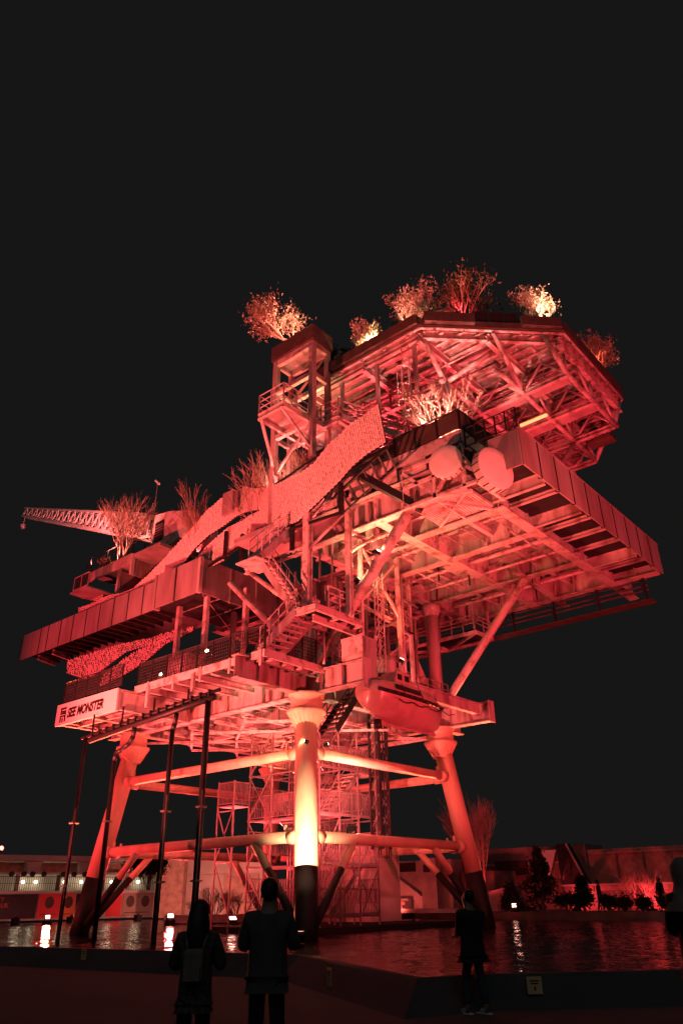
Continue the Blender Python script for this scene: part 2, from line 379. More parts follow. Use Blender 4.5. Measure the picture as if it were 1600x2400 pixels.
# corrugated box at the end of the near stub
cb = empty('corrugated_cabinet', (0.3, -3.0, 10.25), 'pale corrugated steel cabinet standing on the near girder end above the lifeboat', 'cabinet')
MB().box(-.26, .62, -3.30, -2.2, 10.25, 11.15).build('body', 'paint2', cb)
cm = MB()
for k in range(11): cm.box(-.24+k*.08, -.20+k*.08, -3.335, -3.302, 9.0, 11.12)
cm.build('corrugated_sheet', 'paint', cb)
MB().box(-.25, .6, -3.300, -3.27, 9.0, 10.24).build('lower_sheet', 'panel', cb)
MB().box(-.30, -.262, -3.3, -2.2, 11.0, 11.18).build('cornice', 'paint2', cb)
# lower deck railings
railing([(-4.15, 12.3, 10.2), (-4.15, 7.5, 10.2)], 1.05, rig, spacing=0.95)
railing([(-3.45, 7.3, 10.3), (-3.45, -1.0, 10.3)], 1.05, rig, spacing=1.05)
railing([(-2.2, -1.0, 10.3), (-0.5, -1.0, 10.3)], 1.05, rig, spacing=0.85)
# posts between lower and main deck on the left side
for x, y in ((.6, 7.8), (.6, 10.1), (1.2, 5.4), (3.2, 8.6)):
    MB().box(x-.12, x+.12, y-.12, y+.12, 10.25, 15.94).build('deck_post', 'paint2', rig)

# ---- columns and braces between the decks
MB().tube((10, 0, 10.2), (10, 0, 16.0), 0.36, 0.36, n=24).build('column', 'paint', rig, True)
MB().tube((10, 0, 10.22), (10, 0, 11.0), 0.42, n=24).build('column_shoe', 'blackpaint', rig, True)
MB().tube((0.05, 0.05, 10.2), (0.05, 0.05, 13.0), 0.36, n=24).build('column', 'paint', rig, True)
MB().ibeam((.12, .1, 12.9), (.12, .1, 17.2), 0.32, 0.30, .05, .05).build('column', 'paint2', rig)
for x, y in ((10, 12.15),): MB().tube((x, y, 10.2), (x, y, 16.0), 0.36, n=20).build('column', 'paint', rig, True)
def dbrace(p, q, r=0.23, shoe=0.0, m='paint2'):
    b = MB().tube(p, q, r, n=18).build('diagonal_brace', m, rig, True)
    if shoe: MB().tube(p, lerp(p, q, shoe), r+.02, n=18).build('brace_shoe', 'blackpaint', b, True)
dbrace((0, -.35, 10.25), (0, -5.75, 15.95), 0.24)
dbrace((10, -.45, 10.5), (10, -5.8, 16.0), 0.21, 0.06)
dbrace((9.55, 0, 10.45), (5.54, 0, 16.0), 0.22, 0.18)
dbrace((10, .35, 10.5), (10, 5.8, 16.0), 0.21)
dbrace((.4, 0, 13.1), (5.3, 0, 16.0), 0.12); dbrace((3.0, 1.2, 10.3), (0.2, 5.6, 16), .16)

# ---- main deck
MD = MB().prism([(-.55, -8.75), (14, -8.75), (14, 12), (5.0, 12), (5.0, 1.0), (-.55, 1.0)], 17.215, 17.26).build('main_deck', 'panel', rig)
MB().box(.15, 4.99, 7.45, 12.0, 17.2, 17.25).build('deck_plate', 'panel', MD)
MB().box(0.0, 6.0, 12.02, 26.0, 17.215, 17.26).build('deck_plate', 'panel', MD)
for y, x1, h in ((0, 14, 1.2), (-4.25, 14.5, 1.2), (-8.8, 16.9, 1.2), (4.2, 14, 1.2), (8.2, 14, 1.2), (12.1, 14, 1.2)):
    girder((4.8 if y > 3 else (-0.3 if y > -8 else 2.2), y, 17.2), (x1, y, 17.2), h, 0.5, MD, 'paint2' if y in (-4.25,) else 'paint', tf=.06)
girder((9, -5.9, 16.9), (15.4, -5.5, 16.9), 0.9, 0.36, MD)
for x, y0, y1 in ((-0.05, -8.7, 1.0), (2.4, -8.7, -4.4), (5.5, -8.7, 12), (10, -8.7, 12), (13.9, -11.2, 12)):
    girder((x, y0, 17.194), (x, y1, 17.194), 1.188, 0.46, MD, tf=.06)
for k in range(11):
    x = 0.9+k*1.16
    if min(abs(x-q) for q in (2.4, 5.5, 10, 13.9)) < .3: continue
    MB().ibeam((x, -8.6, 16.98), (x, 11.9 if x > 5 else 1.0, 16.98), 0.42, 0.2, 0.03, 0.02).build('joist', 'paint2', MD)
for y in (-6.6, -2.1, 2.1, 6.2, 10.1): MB().ibeam((0 if y < 2 else 5, y, 16.7), (13.8, y, 16.7), 0.3, 0.22, 0.03, 0.02).build('joist', 'paint', MD)
for x, y in ((1.2, -2.1), (3.6, -2.1), (6.8, -2.1), (5.8, 2.1), (4.3, -6.6), (8.2, -6.6), (7.3, 2.1)):
    MB().box(x, x+.9, y+.2, y+1.1, 16.55, 16.8).build('cable_tray', 'panel', MD)
for i, (x, y0, y1, z) in enumerate(((1.7, -4, 1, 16.35), (3.2, -4, 1, 16.3), (4.2, -4, 1, 16.42), (7.2, -8.5, 8, 16.4), (8.6, -8.5, 4, 16.3), (12.0, -8.5, 4, 16.4))):
    MB().tube((x, y0, z), (x, y1, z), 0.07+.03*(i % 2), n=8).build('pipe_run', 'paint2', MD, True)
# ribbed soffit behind the dishes
sm = MB()
for k in range(22):
    y = -8.6+k*0.125
    sm.box(0.22, 2.15, y, y+.06, 16.12, 16.22)
sm.build('ribbed_soffit', 'paint2', MD)
MB().box(0.2, 2.17, -8.62, -5.85, 16.225, 16.26).build('soffit_plate', 'panel', MD)
MB().bar((0.2, -8.5, 16.06), (2.2, -5.9, 16.06), .09).build('soffit_brace', 'paint2', MD)
MB().bar((0.2, -7.2, 16.05), (2.2, -8.5, 16.05), .09).build('soffit_brace', 'paint2', MD)
MB().bar((0.2, -7.2, 16.07), (2.2, -7.2, 16.07), .09).build('soffit_brace', 'paint2', MD)
# hung platform round the right column
hp = MB().box(11.5, 13.3, -1.8, 4.3, 14.5, 14.54).build('hung_platform', 'grate', rig)
for p, q in (((11.5, -1.8, 14.46), (13.3, -1.8, 14.46)), ((11.5, 4.3, 14.46), (13.3, 4.3, 14.46)), ((11.5, -1.8, 14.46), (11.5, 4.3, 14.46)), ((13.3, -1.8, 14.46), (13.3, 4.3, 14.46)), ((11.5, 1.2, 14.44), (13.3, 1.2, 14.44)), ((11.5, -1.8, 14.43), (13.3, 1.2, 14.43)), ((11.5, 4.3, 14.42), (13.3, 1.2, 14.42))):
    MB().bar(p, q, .12, .18).build('frame_bar', 'paint2', hp)
for x, y in ((11.6, -1.7), (13.2, -1.7), (11.6, 4.2), (13.2, 4.2), (11.6, 1.2)): MB().box(x-.05, x+.05, y-.05, y+.05, 14.5, 16.1).build('hanger', 'paint', hp)
railing([(11.5, 4.3, 14.55), (11.5, -1.8, 14.55), (13.3, -1.8, 14.55)], .9, rig, 'paint', spacing=.8, infill=False, rails=(.5, .75, 1))
MB().lathe((10, 0, 15.35), [(.36, 0), (.5, .3), (.52, .6), (.46, .62)], 28).build('column_collar', 'paint2', rig, True)
# far pipe rack along the back edge
fr = MB()
for z, r in ((15.35, .05), (15.6, .05), (15.9, .04)): fr.tube((14.1, -10.5, z), (14.1, 11, z), r, n=8)
fr.build('pipe_rack', 'planter', rig, True)
MB().box(13.95, 14.6, -10.6, 11, 14.75, 14.82).build('rack_walkway', 'planter', rig)
for k in range(9): MB().box(14.0, 14.1, -10.4+k*2.5, -10.3+k*2.5, 14.83, 16.1).build('rack_post', 'blackpaint', rig)

# ---- right-hand cantilevered tray
RTy = rig_tray = MB().box(-0.3, 14.3, -11.24, -8.95, 16.55, 16.6).build('cantilever_tray', 'grate', rig)
for k in range(10):
    x0 = -0.3+k*1.462
    MB().box(x0+.05, x0+1.41, -11.34, -11.28, 16.02, 17.66).build('parapet_panel', 'panel', RTy)
    if k: MB().box(x0-.045, x0+.045, -11.352, -11.2, 16.03, 17.66).build('parapet_post', 'black', RTy)
MB().box(-.3, 14.35, -11.36, -11.25, 17.665, 17.72).build('parapet_cap', 'panel', RTy)
for x, dz in ((1.66, 1), (3.2, 0), (4.95, 1), (6.4, 0), (7.95, 0), (9.5, 0), (11.04, 1), (12.6, 0), (14.1, 1)):
    h = .55 if dz else .2
    MB().ibeam((x, -11.2, 16.54-h/2), (x, -8.85, 16.54-h/2), h, 0.16, .04, .03).build('tray_rib', 'paint', RTy)
MB().box(-.36, -.30, -11.3, -10.0, 16.0, 17.6).build('end_panel', 'panel', RTy)
MB().box(-.35, .55, -9.95, -9.9, 16.1, 17.2).build('end_panel', 'panel', RTy)
railing([(-.33, -11.3, 17.7), (-.33, -9.0, 17.7)], .9, rig, spacing=.5, infill=False, rails=(0.05, .5, 1)); 
# ---- left-hand tray with its box
LT = MB().box(0.12, 2.6, 11.2, 26.2, 16.55, 16.6).build('cantilever_tray', 'grate', rig)
vs0 = [11.25, 12.75, 14.2, 15.65, 17.1, 18.55, 20.0, 21.45, 22.95, 23.9, 26.2]
for a, b in zip(vs0, vs0[1:]):
    MB().box(-0.03, 0.03, a+.05, b-.05, 16.0, 17.72).build('parapet_panel', 'panel', LT)
    MB().box(-0.036, 0.12, b-.045, b+.045, 16.02, 17.7).build('parapet_post', 'black', LT)
for k in range(18):
    y = 11.8+k*.82
    MB().ibeam((0.1, y, 16.4), (2.6, y, 16.4), 0.2 if k % 3 else .3, 0.07, .02, .02).build('tray_rib', 'planter', LT)
for a, b in ((7.45, 9.3), (9.36, 11.0)):
    MB().box(-0.42, -0.35, a+.05, b-.05, 15.8, 17.76).build('parapet_panel', 'panel', LT)
MB().box(-.44, .0, 11.02, 11.2, 15.78, 17.78).build('corner_post', 'panel', LT); MB().box(-.4, -.3, 9.28, 9.38, 15.82, 17.74).build('parapet_post', 'black', LT); MB().box(-.45, -.25, 7.25, 7.46, 15.78, 17.78).build('corner_post', 'paint', LT)
for a, b in ((-.25, 1.7), (1.76, 3.6), (3.66, 5.1)):
    MB().box(a+.03, b-.05, 7.3, 7.36, 15.8, 17.74).build('parapet_panel', 'panel', LT); MB().box(b-.04, b+.06, 7.27, 7.36, 15.75, 17.72).build('parapet_post', 'paint', LT)
MB().box(-.34, 5.1, 7.4, 11.1, 15.95, 16.0).build('box_floor', 'grate', LT)
for x in (1.2, 2.8, 4.4): MB().bar((x, 7.5, 15.9), (x, 11, 15.9), .06, .05).build('floor_rib', 'panel', LT)
MB().bar((.1, 7.6, 15.87), (4.8, 10.8, 15.87), .05, .04).build('floor_rib', 'panel', LT)
for y in (22.5, 24.3): MB().ibeam((0.3, y, 15.9), (1.8, y+.5, 15.9), .3, .16, .03, .03).build('outrigger', 'paint', LT)

# ---- garden deck above the dishes
GD = MB().box(-0.45, 7.0, -8.85, -2.0, 18.30, 18.5).build('garden_deck', 'paint2', rig)
MB().box(-.50, -.452, -8.9, -2.0, 18.0, 18.55).build('edge_beam', 'paint2', GD); MB().box(-.5, 3.0, -8.95, -8.852, 18.0, 18.55).build('edge_beam', 'paint2', GD)
for k in range(5): MB().box(-.42, -.3, -8.6+k*1.5, -7.4+k*1.5, 17.4, 18.0).build('edge_block', 'paint2', GD)
for x, y in ((.1, -8.4), (.1, -5.5), (.1, -2.4), (3, -8.4), (6.6, -8.4), (6.6, -2.5)): MB().box(x-.12, x+.12, y-.12, y+.12, 17.2, 18.3).build('post', 'paint', GD)
railing([(-.47, -5.6, 18.55), (-.47, -8.9, 18.55), (2.5, -8.9, 18.55)], 1.0, rig, spacing=1.05, pr=.04, pm='planter')
MB().box(.4, 1.5, -6.9, -5.9, 18.5, 20.3).build('equipment_housing', 'planter', rig)

# ---- antenna frame
AF = empty('antenna_frame', (-.3, -7.4, 15.9), 'orange-lit steel bracket frame carrying two drum antennas on the deck edge', 'frame')
for p, q in (((-.45, -5.85, 15.9), (-.45, -5.85, 17.8)), ((-.45, -7.45, 15.9), (-.45, -7.45, 17.8)), ((-.45, -8.85, 15.9), (-.45, -8.85, 17.9)),
             ((-.45, -5.85, 17.75), (-.45, -8.85, 17.75)), ((-.45, -5.85, 15.95), (-.45, -9.4, 15.95)), ((-.45, -5.85, 16.9), (-.45, -8.85, 16.9)),
             ((-.45, -5.85, 17.7), (-.45, -7.45, 16.0)), ((-.45, -8.85, 17.7), (-.45, -7.45, 16.0)), ((-.45, -8.85, 16.9), (-.45, -9.8, 16.0)),
             ((-.45, -5.85, 17.75), (.3, -5.85, 17.9)), ((-.45, -8.85, 17.75), (.3, -8.85, 17.9)), ((-.45, -9.4, 15.95), (1.6, -9.4, 15.95)),
             ((-.45, -8.85, 17.3), (.9, -9.3, 16.0)), ((-.45, -7.45, 16), (.2, -8.8, 16.0))):
    MB().bar(p, q, .13).build('strut', 'paint2', AF)
def dish(c, n, r, label):
    c, n = Vector(c), Vector(n).normalized()
    e = empty('drum_antenna', c, label, 'antenna')
    MB().lathe(c, [(0, .05), (r*.6, .045), (r*.97, .0), (r, -.02)], 48, n).build('radome', 'dish', e, True)
    MB().lathe(c, [(r*1.0, -.02), (r*1.0, -r*.42), (r*.93, -r*.45), (r*.3, -r*.75), (0, -r*.8)], 48, n).build('drum', 'dish', e)
    t = n.cross(UPZ).normalized(); b = n.cross(t)
    for k in range(18):
        a = 2*math.pi*k/18; d = t*math.cos(a)+b*math.sin(a); s_ = n.cross(d)
        MB().slab([c+d*r-n*.04-s_*.02, c+d*r-n*r*.41-s_*.02, c+d*(r+.03)-n*r*.41-s_*.02, c+d*(r+.03)-n*.04-s_*.02], s_*.035).build('rib', 'planter', e)
    MB().tube(c-n*r*.7, c-n*(r*.7+.5), .11, n=12).build('mount_tube', 'steel', e, True)
dish((-.95, -8.35, 17.05), (-.97, -.2, -.1), .70, 'smaller round drum antenna on the left of the pair, facing the viewer')
dish((-.78, -10.45, 15.98), (-.30, -.95, 0), .88, 'larger round drum antenna on the right of the pair, turned sideways')

# ---- landing and stairs between lower and main deck
LN = MB().box(-2.5, .35, -2.8, -1.3, 11.96, 12.0).build('stair_landing', 'grate', rig)
for p, q in (((-2.5, -2.8, 11.88), (.35, -2.8, 11.88)), ((-2.5, -2.8, 11.88), (-2.5, -1.3, 11.88)), ((.35, -2.8, 11.88), (.35, -1.3, 11.88)), ((-2.5, -1.3, 11.88), (.35, -1.3, 11.88)), ((-1.1, -2.8, 11.86), (-1.1, -1.3, 11.86)), ((-2.0, -2.2, 11.7), (.7, -2.2, 11.7))):
    MB().ibeam(p, q, .28, .14, .03, .03).build('landing_beam', 'paint2', LN)
railing([(-1.75, -2.8, 12), (.35, -2.8, 12), (.35, -1.4, 12)], 1.0, rig, 'paint2', spacing=.7, infill=False, rails=(.4, .7, 1), pr=.03)
staircase((-3.5, -.75, 10.3), (-2.5, -1.75, 12.0), (1.1, -.05, 0), 8, rig)
staircase((-1.75, -1.6, 12.0), (-1.95, .3, 14.65), (-.7, 0, 0), 10, rig)
staircase((-3.0, -.1, 14.7), (-1.5, -.55, 16.45), (0, .8, 0), 8, rig, tm='sign')
MB().box(-3.3, -1.9, -.1, 1.2, 14.6, 14.66).build('stair_landing', 'paint2', rig)
MB().ibeam((-1.8, 2.2, 15.0), (-1.8, -1.5, 15.0), .26, .2, .04, .03).build('landing_beam', 'paint2', rig)
MB().ibeam((-1.82, -1.7, 11.9), (-1.82, -1.7, 16.7), 0.32, 0.30, .05, .05).build('column', 'paint2', rig)
MB().ibeam((-.62, -3.0, 11.9), (-.62, -3.0, 17.4), 0.24, 0.22, .04, .04).build('column', 'paint2', rig)
dbrace((-1.8, -1.4, 12.2), (-1.8, 2.0, 14.95), 0.10)
dbrace((-1.82, -1.7, 14.9), (-.6, -3.0, 16.9), 0.07); dbrace((-.62, -3.0, 14.8), (2.2, -3.0, 16.9), 0.08)
# black hangers carrying the scale band
BK = MB().bar((-2.0, -4.4, 17.7), (.2, -6.4, 16.0), .22, .34).build('band_support', 'black', rig)
MB().bar((-1.9, -3.7, 17.4), (-1.9, -3.7, 15.9), .16).build('band_support', 'black', rig)
MB().bar((-1.9, -3.7, 16.0), (-1.9, -.7, 16.2), .1).build('band_support', 'black', rig)
MB().bar((-1.75, -.7, 16.6), (-1.75, -.7, 15.0), .16).build('band_support', 'black', rig)
MB().bar((-.6, 3.9, 17.9), (-.6, 3.9, 16.2), .18).build('band_support', 'black', rig)
MB().bar((-.9, 2.4, 17.3), (.2, 7.6, 17.4), .1).build('band_support', 'black', rig)
MB().bar((.1, 6.0, 19.0), (.1, 6.0, 17.4), .16).build('band_support', 'black', rig)
MB().bar((-1.9, -6.3, 18.2), (-1.9, -3.2, 16.8), .1).build('band_support', 'black', rig)
for k in range(7): y = -6.2+k*.42; z = 18.05-k*.16; MB().bar((-1.9, y, z), (-1.2, y+.1, z-.5), .08).build('band_support', 'black', rig)
MB().bar((-1.2, -6.3, 17.7), (-1.2, -3.2, 16.4), .07).build('band_support', 'black', rig)
MB().bar((-1.95, -2.3, 19.25), (-1.2, 1.2, 19.4), .09).build('band_support', 'black', rig)

# ---- helideck
OC = (8.5, -3.5); HW, HS = 8.4, 3.5
octo = [(-HW, -HS), (-HS, -HW), (HS, -HW), (HW, -HS), (HW, HS), (HS, HW), (-HS, HW), (-HW, HS)]
octo = [(OC[0]+a, OC[1]+b) for a, b in octo]
HD = MB().prism(octo, 25.5, 25.58).build('helideck', 'panel', rig)
def xspan(x):      # y limits of the octagon at x
    t = abs(x-OC[0]); e = HW if t <= HS else HW-(t-HS)
    return OC[1]-e, OC[1]+e
k = 0; x = octo[0][0]+.25
while x < 16.8:
    y0, y1 = xspan(x)
    n = 3; 
    MB().ibeam((x, y0+.15, 25.36), (x, y1-.15, 25.36), .26, .14, .03, .03).build('stringer', 'paint', HD); x += .62
for y in (-11.6, -9.2, -6.8, -3.5, 0, 2.6, 4.5):
    t = abs(y-OC[1]); e = HW if t <= HS else HW-(t-HS)
    MB().ibeam((OC[0]-e+.1, y, 24.97), (OC[0]+e-.1, y, 24.97), .5, .24, .05, .03).build('girder', 'paint', HD)
inner = [(OC[0]+(a-OC[0])*.965, OC[1]+(b-OC[1])*.965) for a, b in octo]
for (a, b) in zip(octo, octo[1:]+octo[:1]):
    MB().tube((*a, 25.38), (*b, 25.38), .07, n=8).build('edge_pipe', 'paint2', HD, True)
    MB().bar((*a, 25.74), (*b, 25.74), .1, .3).build('edge_upstand', 'planter', HD)
    d = (Vector(b)-Vector(a)); 
    for k in range(5):
        q = Vector(a)+d*(k+.5)/5
        MB().box(q.x-.05, q.x+.05, q.y-.05, q.y+.05, 25.2, 25.34).build('edge_bracket', 'paint', HD)
for (a, b) in zip(inner, inner[1:]+inner[:1]): MB().ibeam((*a, 25.2), (*b, 25.2), .45, .2, .04, .03).build('ring_beam', 'paint', HD)
CZ = 23.5
ulines = [(-6.8, 1.9, 15.2), (-9.2, 3.4, 13.8), (-11.5, 5.6, 11.4), (-3.5, 1.9, 15.5), (0, 1.9, 15.2)]
vlines = [(5.55, -11.5, 1.5), (8.45, -11.6, 2.5), (11.3, -11.4, 2.5), (14.0, -9.2, 1.5), (2.3, -6.8, 0)]
for y, a, b in ulines: MB().tube((a, y, CZ), (b, y, CZ), .13, n=12).build('bottom_chord', 'paint', HD, True)
for x, a, b in vlines: MB().ibeam((x, a, CZ), (x, b, CZ), .26, .22, .04, .04).build('bottom_chord', 'paint', HD)
xn = (2.3, 5.55, 8.45, 11.3, 14.0)
for y, a, b in ulines:
    for x0, x1 in zip(xn, xn[1:]):
        if x0 < a-.5 or x1 > b+.5: continue
        m_ = (x0+x1)/2
        for p in (x0, x1): MB().tube((p, y, CZ), (m_, y, 24.8), .075, n=8).build('diagonal', 'paint', HD, True)
        MB().tube((x0, y, CZ), (x0, y, 24.75), .07, n=8).build('vertical', 'paint', HD, True)
yn = (-11.5, -9.2, -6.8, -3.5, 0)
for x, a, b in vlines:
    for y0, y1 in zip(yn, yn[1:]):
        if y0 < a-.2: continue
        m_ = (y0+y1)/2
        for p in (y0, y1): MB().tube((x, p, CZ), (x, m_, 24.8), .07, n=8).build('diagonal', 'paint', HD, True)
for p, q in (((.3, -6.9, 25.2), (2.3, -6.8, CZ)), ((5.1, -9.3, CZ), (2.5, -9.5, 25.2)), ((5.55, -11.5, CZ), (4.3, -11.2, 25.2)), ((14, -9.2, CZ), (12.2, -11.5, 25.1)), ((11.3, -11.4, CZ), (12.0, -11.7, 25.2)), ((14, -9.2, CZ), (15.0, -8.5, 25.2)), ((15.2, -6.8, CZ), (16.5, -6.4, 25.2)), ((2.3, -6.8, CZ), (3.4, -9.0, 25.0))):
    MB().tube(p, q, .12, n=10).build('corner_strut', 'paint', HD, True)
for x, y, z0 in ((2.3, -6.8, 18.5), (2.3, 0, 17.2), (8.45, -6.8, 17.2), (8.45, 0, 17.2), (5.55, -3.5, 17.2), (11.3, -3.5, 17.2)):
    MB().tube((x, y, z0), (x, y, CZ), .2, n=16).build('helideck_column', 'paint', HD, True)
for p, q in (((2.3, -6.8, 19), (2.3, 0, CZ)), ((2.3, 0, 19), (2.3, -6.8, CZ)), ((2.3, -6.8, 19), (8.45, -6.8, CZ)), ((8.45, -6.8, 18), (2.3, -6.8, CZ)), ((8.45, -6.8, 18), (11.3, -9.2, CZ)), ((8.45, -6.8, 19), (14, -6.8, CZ))):
    MB().tube(p, q, .12, n=10).build('diagonal', 'paint', HD, True)
for x, y in ((.5, -1.87), (.5, -6.35), (.5, -4.1)): MB().box(x-.08, x+.08, y-.08, y+.08, 21.0, 25.2).build('hanger', 'paint', HD)
# walkways under the helideck
for x, y0, y1 in ((5.8, -11.4, -6.9), (8.9, -11.4, -6.9)):
    MB().box(x, x+.7, y0, y1, CZ+.13, CZ+.18).build('walkway', 'panel', HD)
    railing([(x, y0, CZ+.18), (x, y1, CZ+.18)], .9, rig, 'paint', spacing=1.1, infill=False, rails=(.35, .68, 1), pr=.028)
MB().box(11.7, 12.5, -11.0, -9.6, 23.3, 23.5).build('hatch_box', 'planter', HD)
# mid level decks under the helideck
UD = MB().box(1.2, 9.5, -5.2, 3.2, 20.6, 20.7).build('upper_deck', 'panel', rig)
for k in range(6): MB().ibeam((1.2, -5.0+k*1.6, 20.45), (9.5, -5.0+k*1.6, 20.45), .3, .18, .03, .03).build('joist', 'paint', UD)
for k in range(4): MB().ibeam((1.4+k*2.6, -5.1, 20.2), (1.4+k*2.6, 3.1, 20.2), .3, .2, .03, .03).build('beam', 'paint', UD)
for x, y in ((1.4, -5), (1.4, -1), (1.4, 3), (5, -5), (9.2, -5), (9.2, 3)): MB().box(x-.1, x+.1, y-.1, y+.1, 17.2, 20.05).build('post', 'paint', UD)
for p, q in (((1.4, -5, 17.3), (1.4, -1, 20)), ((1.4, 3, 17.3), (1.4, -1, 20)), ((1.4, -5, 20), (5, -5, 17.3)), ((5, -5, 17.3), (9.2, -5, 20))): MB().bar(p, q, .12).build('brace', 'paint2', UD)
MB().box(2.0, 5.2, -4.4, -.5, 17.3, 20.0).build('plant_room', 'panel', rig)
MB().box(2.5, 6.0, .5, 3.0, 20.7, 23.0).build('plant_room', 'panel', rig)
railing([(1.2, 3.2, 20.7), (1.2, -5.2, 20.7), (6, -5.2, 20.7)], 1.05, rig, 'paint2', spacing=1.3, infill=False, rails=(.5, 1), pr=.03)
# caged ladder
ldr = MB()
for dy in (-.2, .2): ldr.tube((.15, -6.05+dy, 20.7), (.15, -6.05+dy, 24.9), .03, n=6)
LB = ldr.build('caged_ladder', 'paint2', rig)
for k in range(13): MB().tube((.15, -6.25, 20.9+k*.31), (.15, -5.85, 20.9+k*.31), .018, n=5).build('rung', 'paint2', LB)
for z in (21.4, 22.3, 23.3):
    h = MB(); pts = [V(.15-.65*math.sin(a), -6.05+.36*math.cos(a), z) for a in [math.pi*i/8 for i in range(9)]]
    h.path(pts, .025); h.build('hoop', 'paint2', LB)
for a in (.5, 1.2, 1.94, 2.64): MB().tube((.15-.65*math.sin(a), -6.05+.36*math.cos(a), 21.4), (.15-.65*math.sin(a), -6.05+.36*math.cos(a), 23.3), .02, n=5).build('hoop_strap', 'paint2', LB)

# ---- portal frame with planter, and its balcony
PF = MB().box(-1.35, -1.05, 1.07, 1.33, 17.2, 26.9).build('portal_frame', 'paint', rig)
MB().box(-1.35, -1.05, -1.5, -1.24, 17.2, 26.9).build('portal_post', 'paint', PF)
for y in (1.2, -1.37): MB().box(-.2, .05, y-.12, y+.12, 17.2, 26.9).build('portal_post', 'paint', PF)
for x in (-1.2, -.08):
    for z, h in ((26.75, .34), (24.9, .26), (22.1, .26)): MB().bar((x, -1.24, z), (x, 1.07, z), .2, h).build('portal_beam', 'paint2', PF)
for y in (1.2, -1.37):
    for z in (26.75, 24.9, 22.1): MB().bar((-1.05, y, z), (-.2, y, z), .18, .24).build('portal_beam', 'paint', PF)
for p, q in (((-.08, -1.2, 22.3), (-.08, 1.05, 24.8)), ((-.08, 1.05, 25), (-.08, -1.2, 26.6)), ((-1.05, 1.2, 22.3), (-.2, 1.2, 24.8)), ((-1.2, -1.2, 18), (-1.2, 1.05, 20)), ((-1.2, -1.2, 22), (-1.2, 1.05, 20))): MB().bar(p, q, .1).build('portal_brace', 'paint2', PF)
MB().box(-1.42, .12, -1.58, 1.42, 26.96, 27.85).build('roof_planter', 'planter', PF)
MB().box(-1.3, .0, -1.45, 1.3, 26.93, 26.955).build('planter_base', 'panel', PF)
BL = MB().box(-3.0, -.4, -1.2, .45, 22.26, 22.3).build('balcony', 'panel', rig)
MB().box(-.4, 1.2, -2.3, .45, 22.25, 22.29).build('balcony_floor', 'panel', BL)
for p, q in (((-3, -1.2, 22.15), (-.4, -1.2, 22.15)), ((-3, -1.2, 22.15), (-3, .45, 22.15)), ((-3, .45, 22.15), (1, .45, 22.15)), ((-.4, -2.3, 22.15), (-.4, -1.2, 22.15)), ((-.4, -2.3, 22.15), (1.2, -2.3, 22.15))): MB().ibeam(p, q, .3, .16, .03, .03).build('balcony_beam', 'paint2', BL)
MB().bar((-2.9, .4, 22.1), (-1.3, 1.1, 20.4), .12).build('balcony_strut', 'paint2', BL); MB().bar((-2.9, -1.0, 22.1), (-1.3, -1.3, 20.6), .12).build('balcony_strut', 'paint2', BL)
railing([(-.4, .45, 22.3), (-3, .45, 22.3), (-3, -1.2, 22.3), (-.4, -1.2, 22.3), (-.4, -2.3, 22.3), (1.2, -2.3, 22.3)], 1.1, rig, 'paint2', spacing=.8, infill=False, rails=(.33, .66, 1), pr=.03)
staircase((-.2, -2.4, 22.3), (1.2, -5.0, 20.75), (.8, 0, 0), 8, rig)

# ---- name board
sg = empty('name_board', (-4.33, 9.92, 9.12), 'long pale board reading SEE MONSTER on the lower deck edge', 'sign')
MB().box(-4.34, -4.26, 7.45, 12.42, 9.12, 10.12).build('board', 'sign', sg)
def text(s, size, loc, mx, parent, m, name='lettering', shear=0.0, off=0.0, ext=0.004, sx=1.0):
    c = bpy.data.curves.new(name, 'FONT'); c.body = s; c.size = size; c.shear = shear; c.offset = off; c.extrude = ext; c.resolution_u = 3
    o = bpy.data.objects.new(name, c); COL.objects.link(o); dg = bpy.context.evaluated_depsgraph_get()
    me = bpy.data.meshes.new_from_object(o.evaluated_get(dg)); bpy.data.objects.remove(o)
    for v_ in me.vertices: v_.co.x *= sx
    me.transform(mx); me.transform(Matrix.Translation(Vector(loc)-(wloc(parent) if parent else V(0, 0, 0))))
    me.materials.append(M[m]); o = bpy.data.objects.new(name, me); COL.objects.link(o); o.parent = parent
    return o
facing_left = Matrix(((0, 0, -1, 0), (-1, 0, 0, 0), (0, 1, 0, 0), (0, 0, 0, 1)))     # text reads along -Y, faces -X
text('SEE MONSTER', .60, (-4.347, 11.42, 9.40), facing_left, sg, 'letter', shear=.2, off=.028, sx=.78)
def bd(y0, y1, z0, z1): MB().box(-4.352, -4.342, y0, y1, z0, z1).build('emblem_bar', 'letter', sg)
for y0, y1, z0, z1 in ((11.55, 12.05, 9.83, 9.93), (11.55, 12.05, 9.70, 9.78), (11.55, 12.05, 9.60, 9.69), (11.55, 12.05, 9.48, 9.56), (11.55, 11.66, 9.24, 9.478), (11.75, 11.86, 9.24, 9.43), (11.94, 12.05, 9.24, 9.478), (11.55, 11.66, 9.58, 9.60), (11.94, 12.05, 9.785, 9.825)): bd(y0, y1, z0, z1)

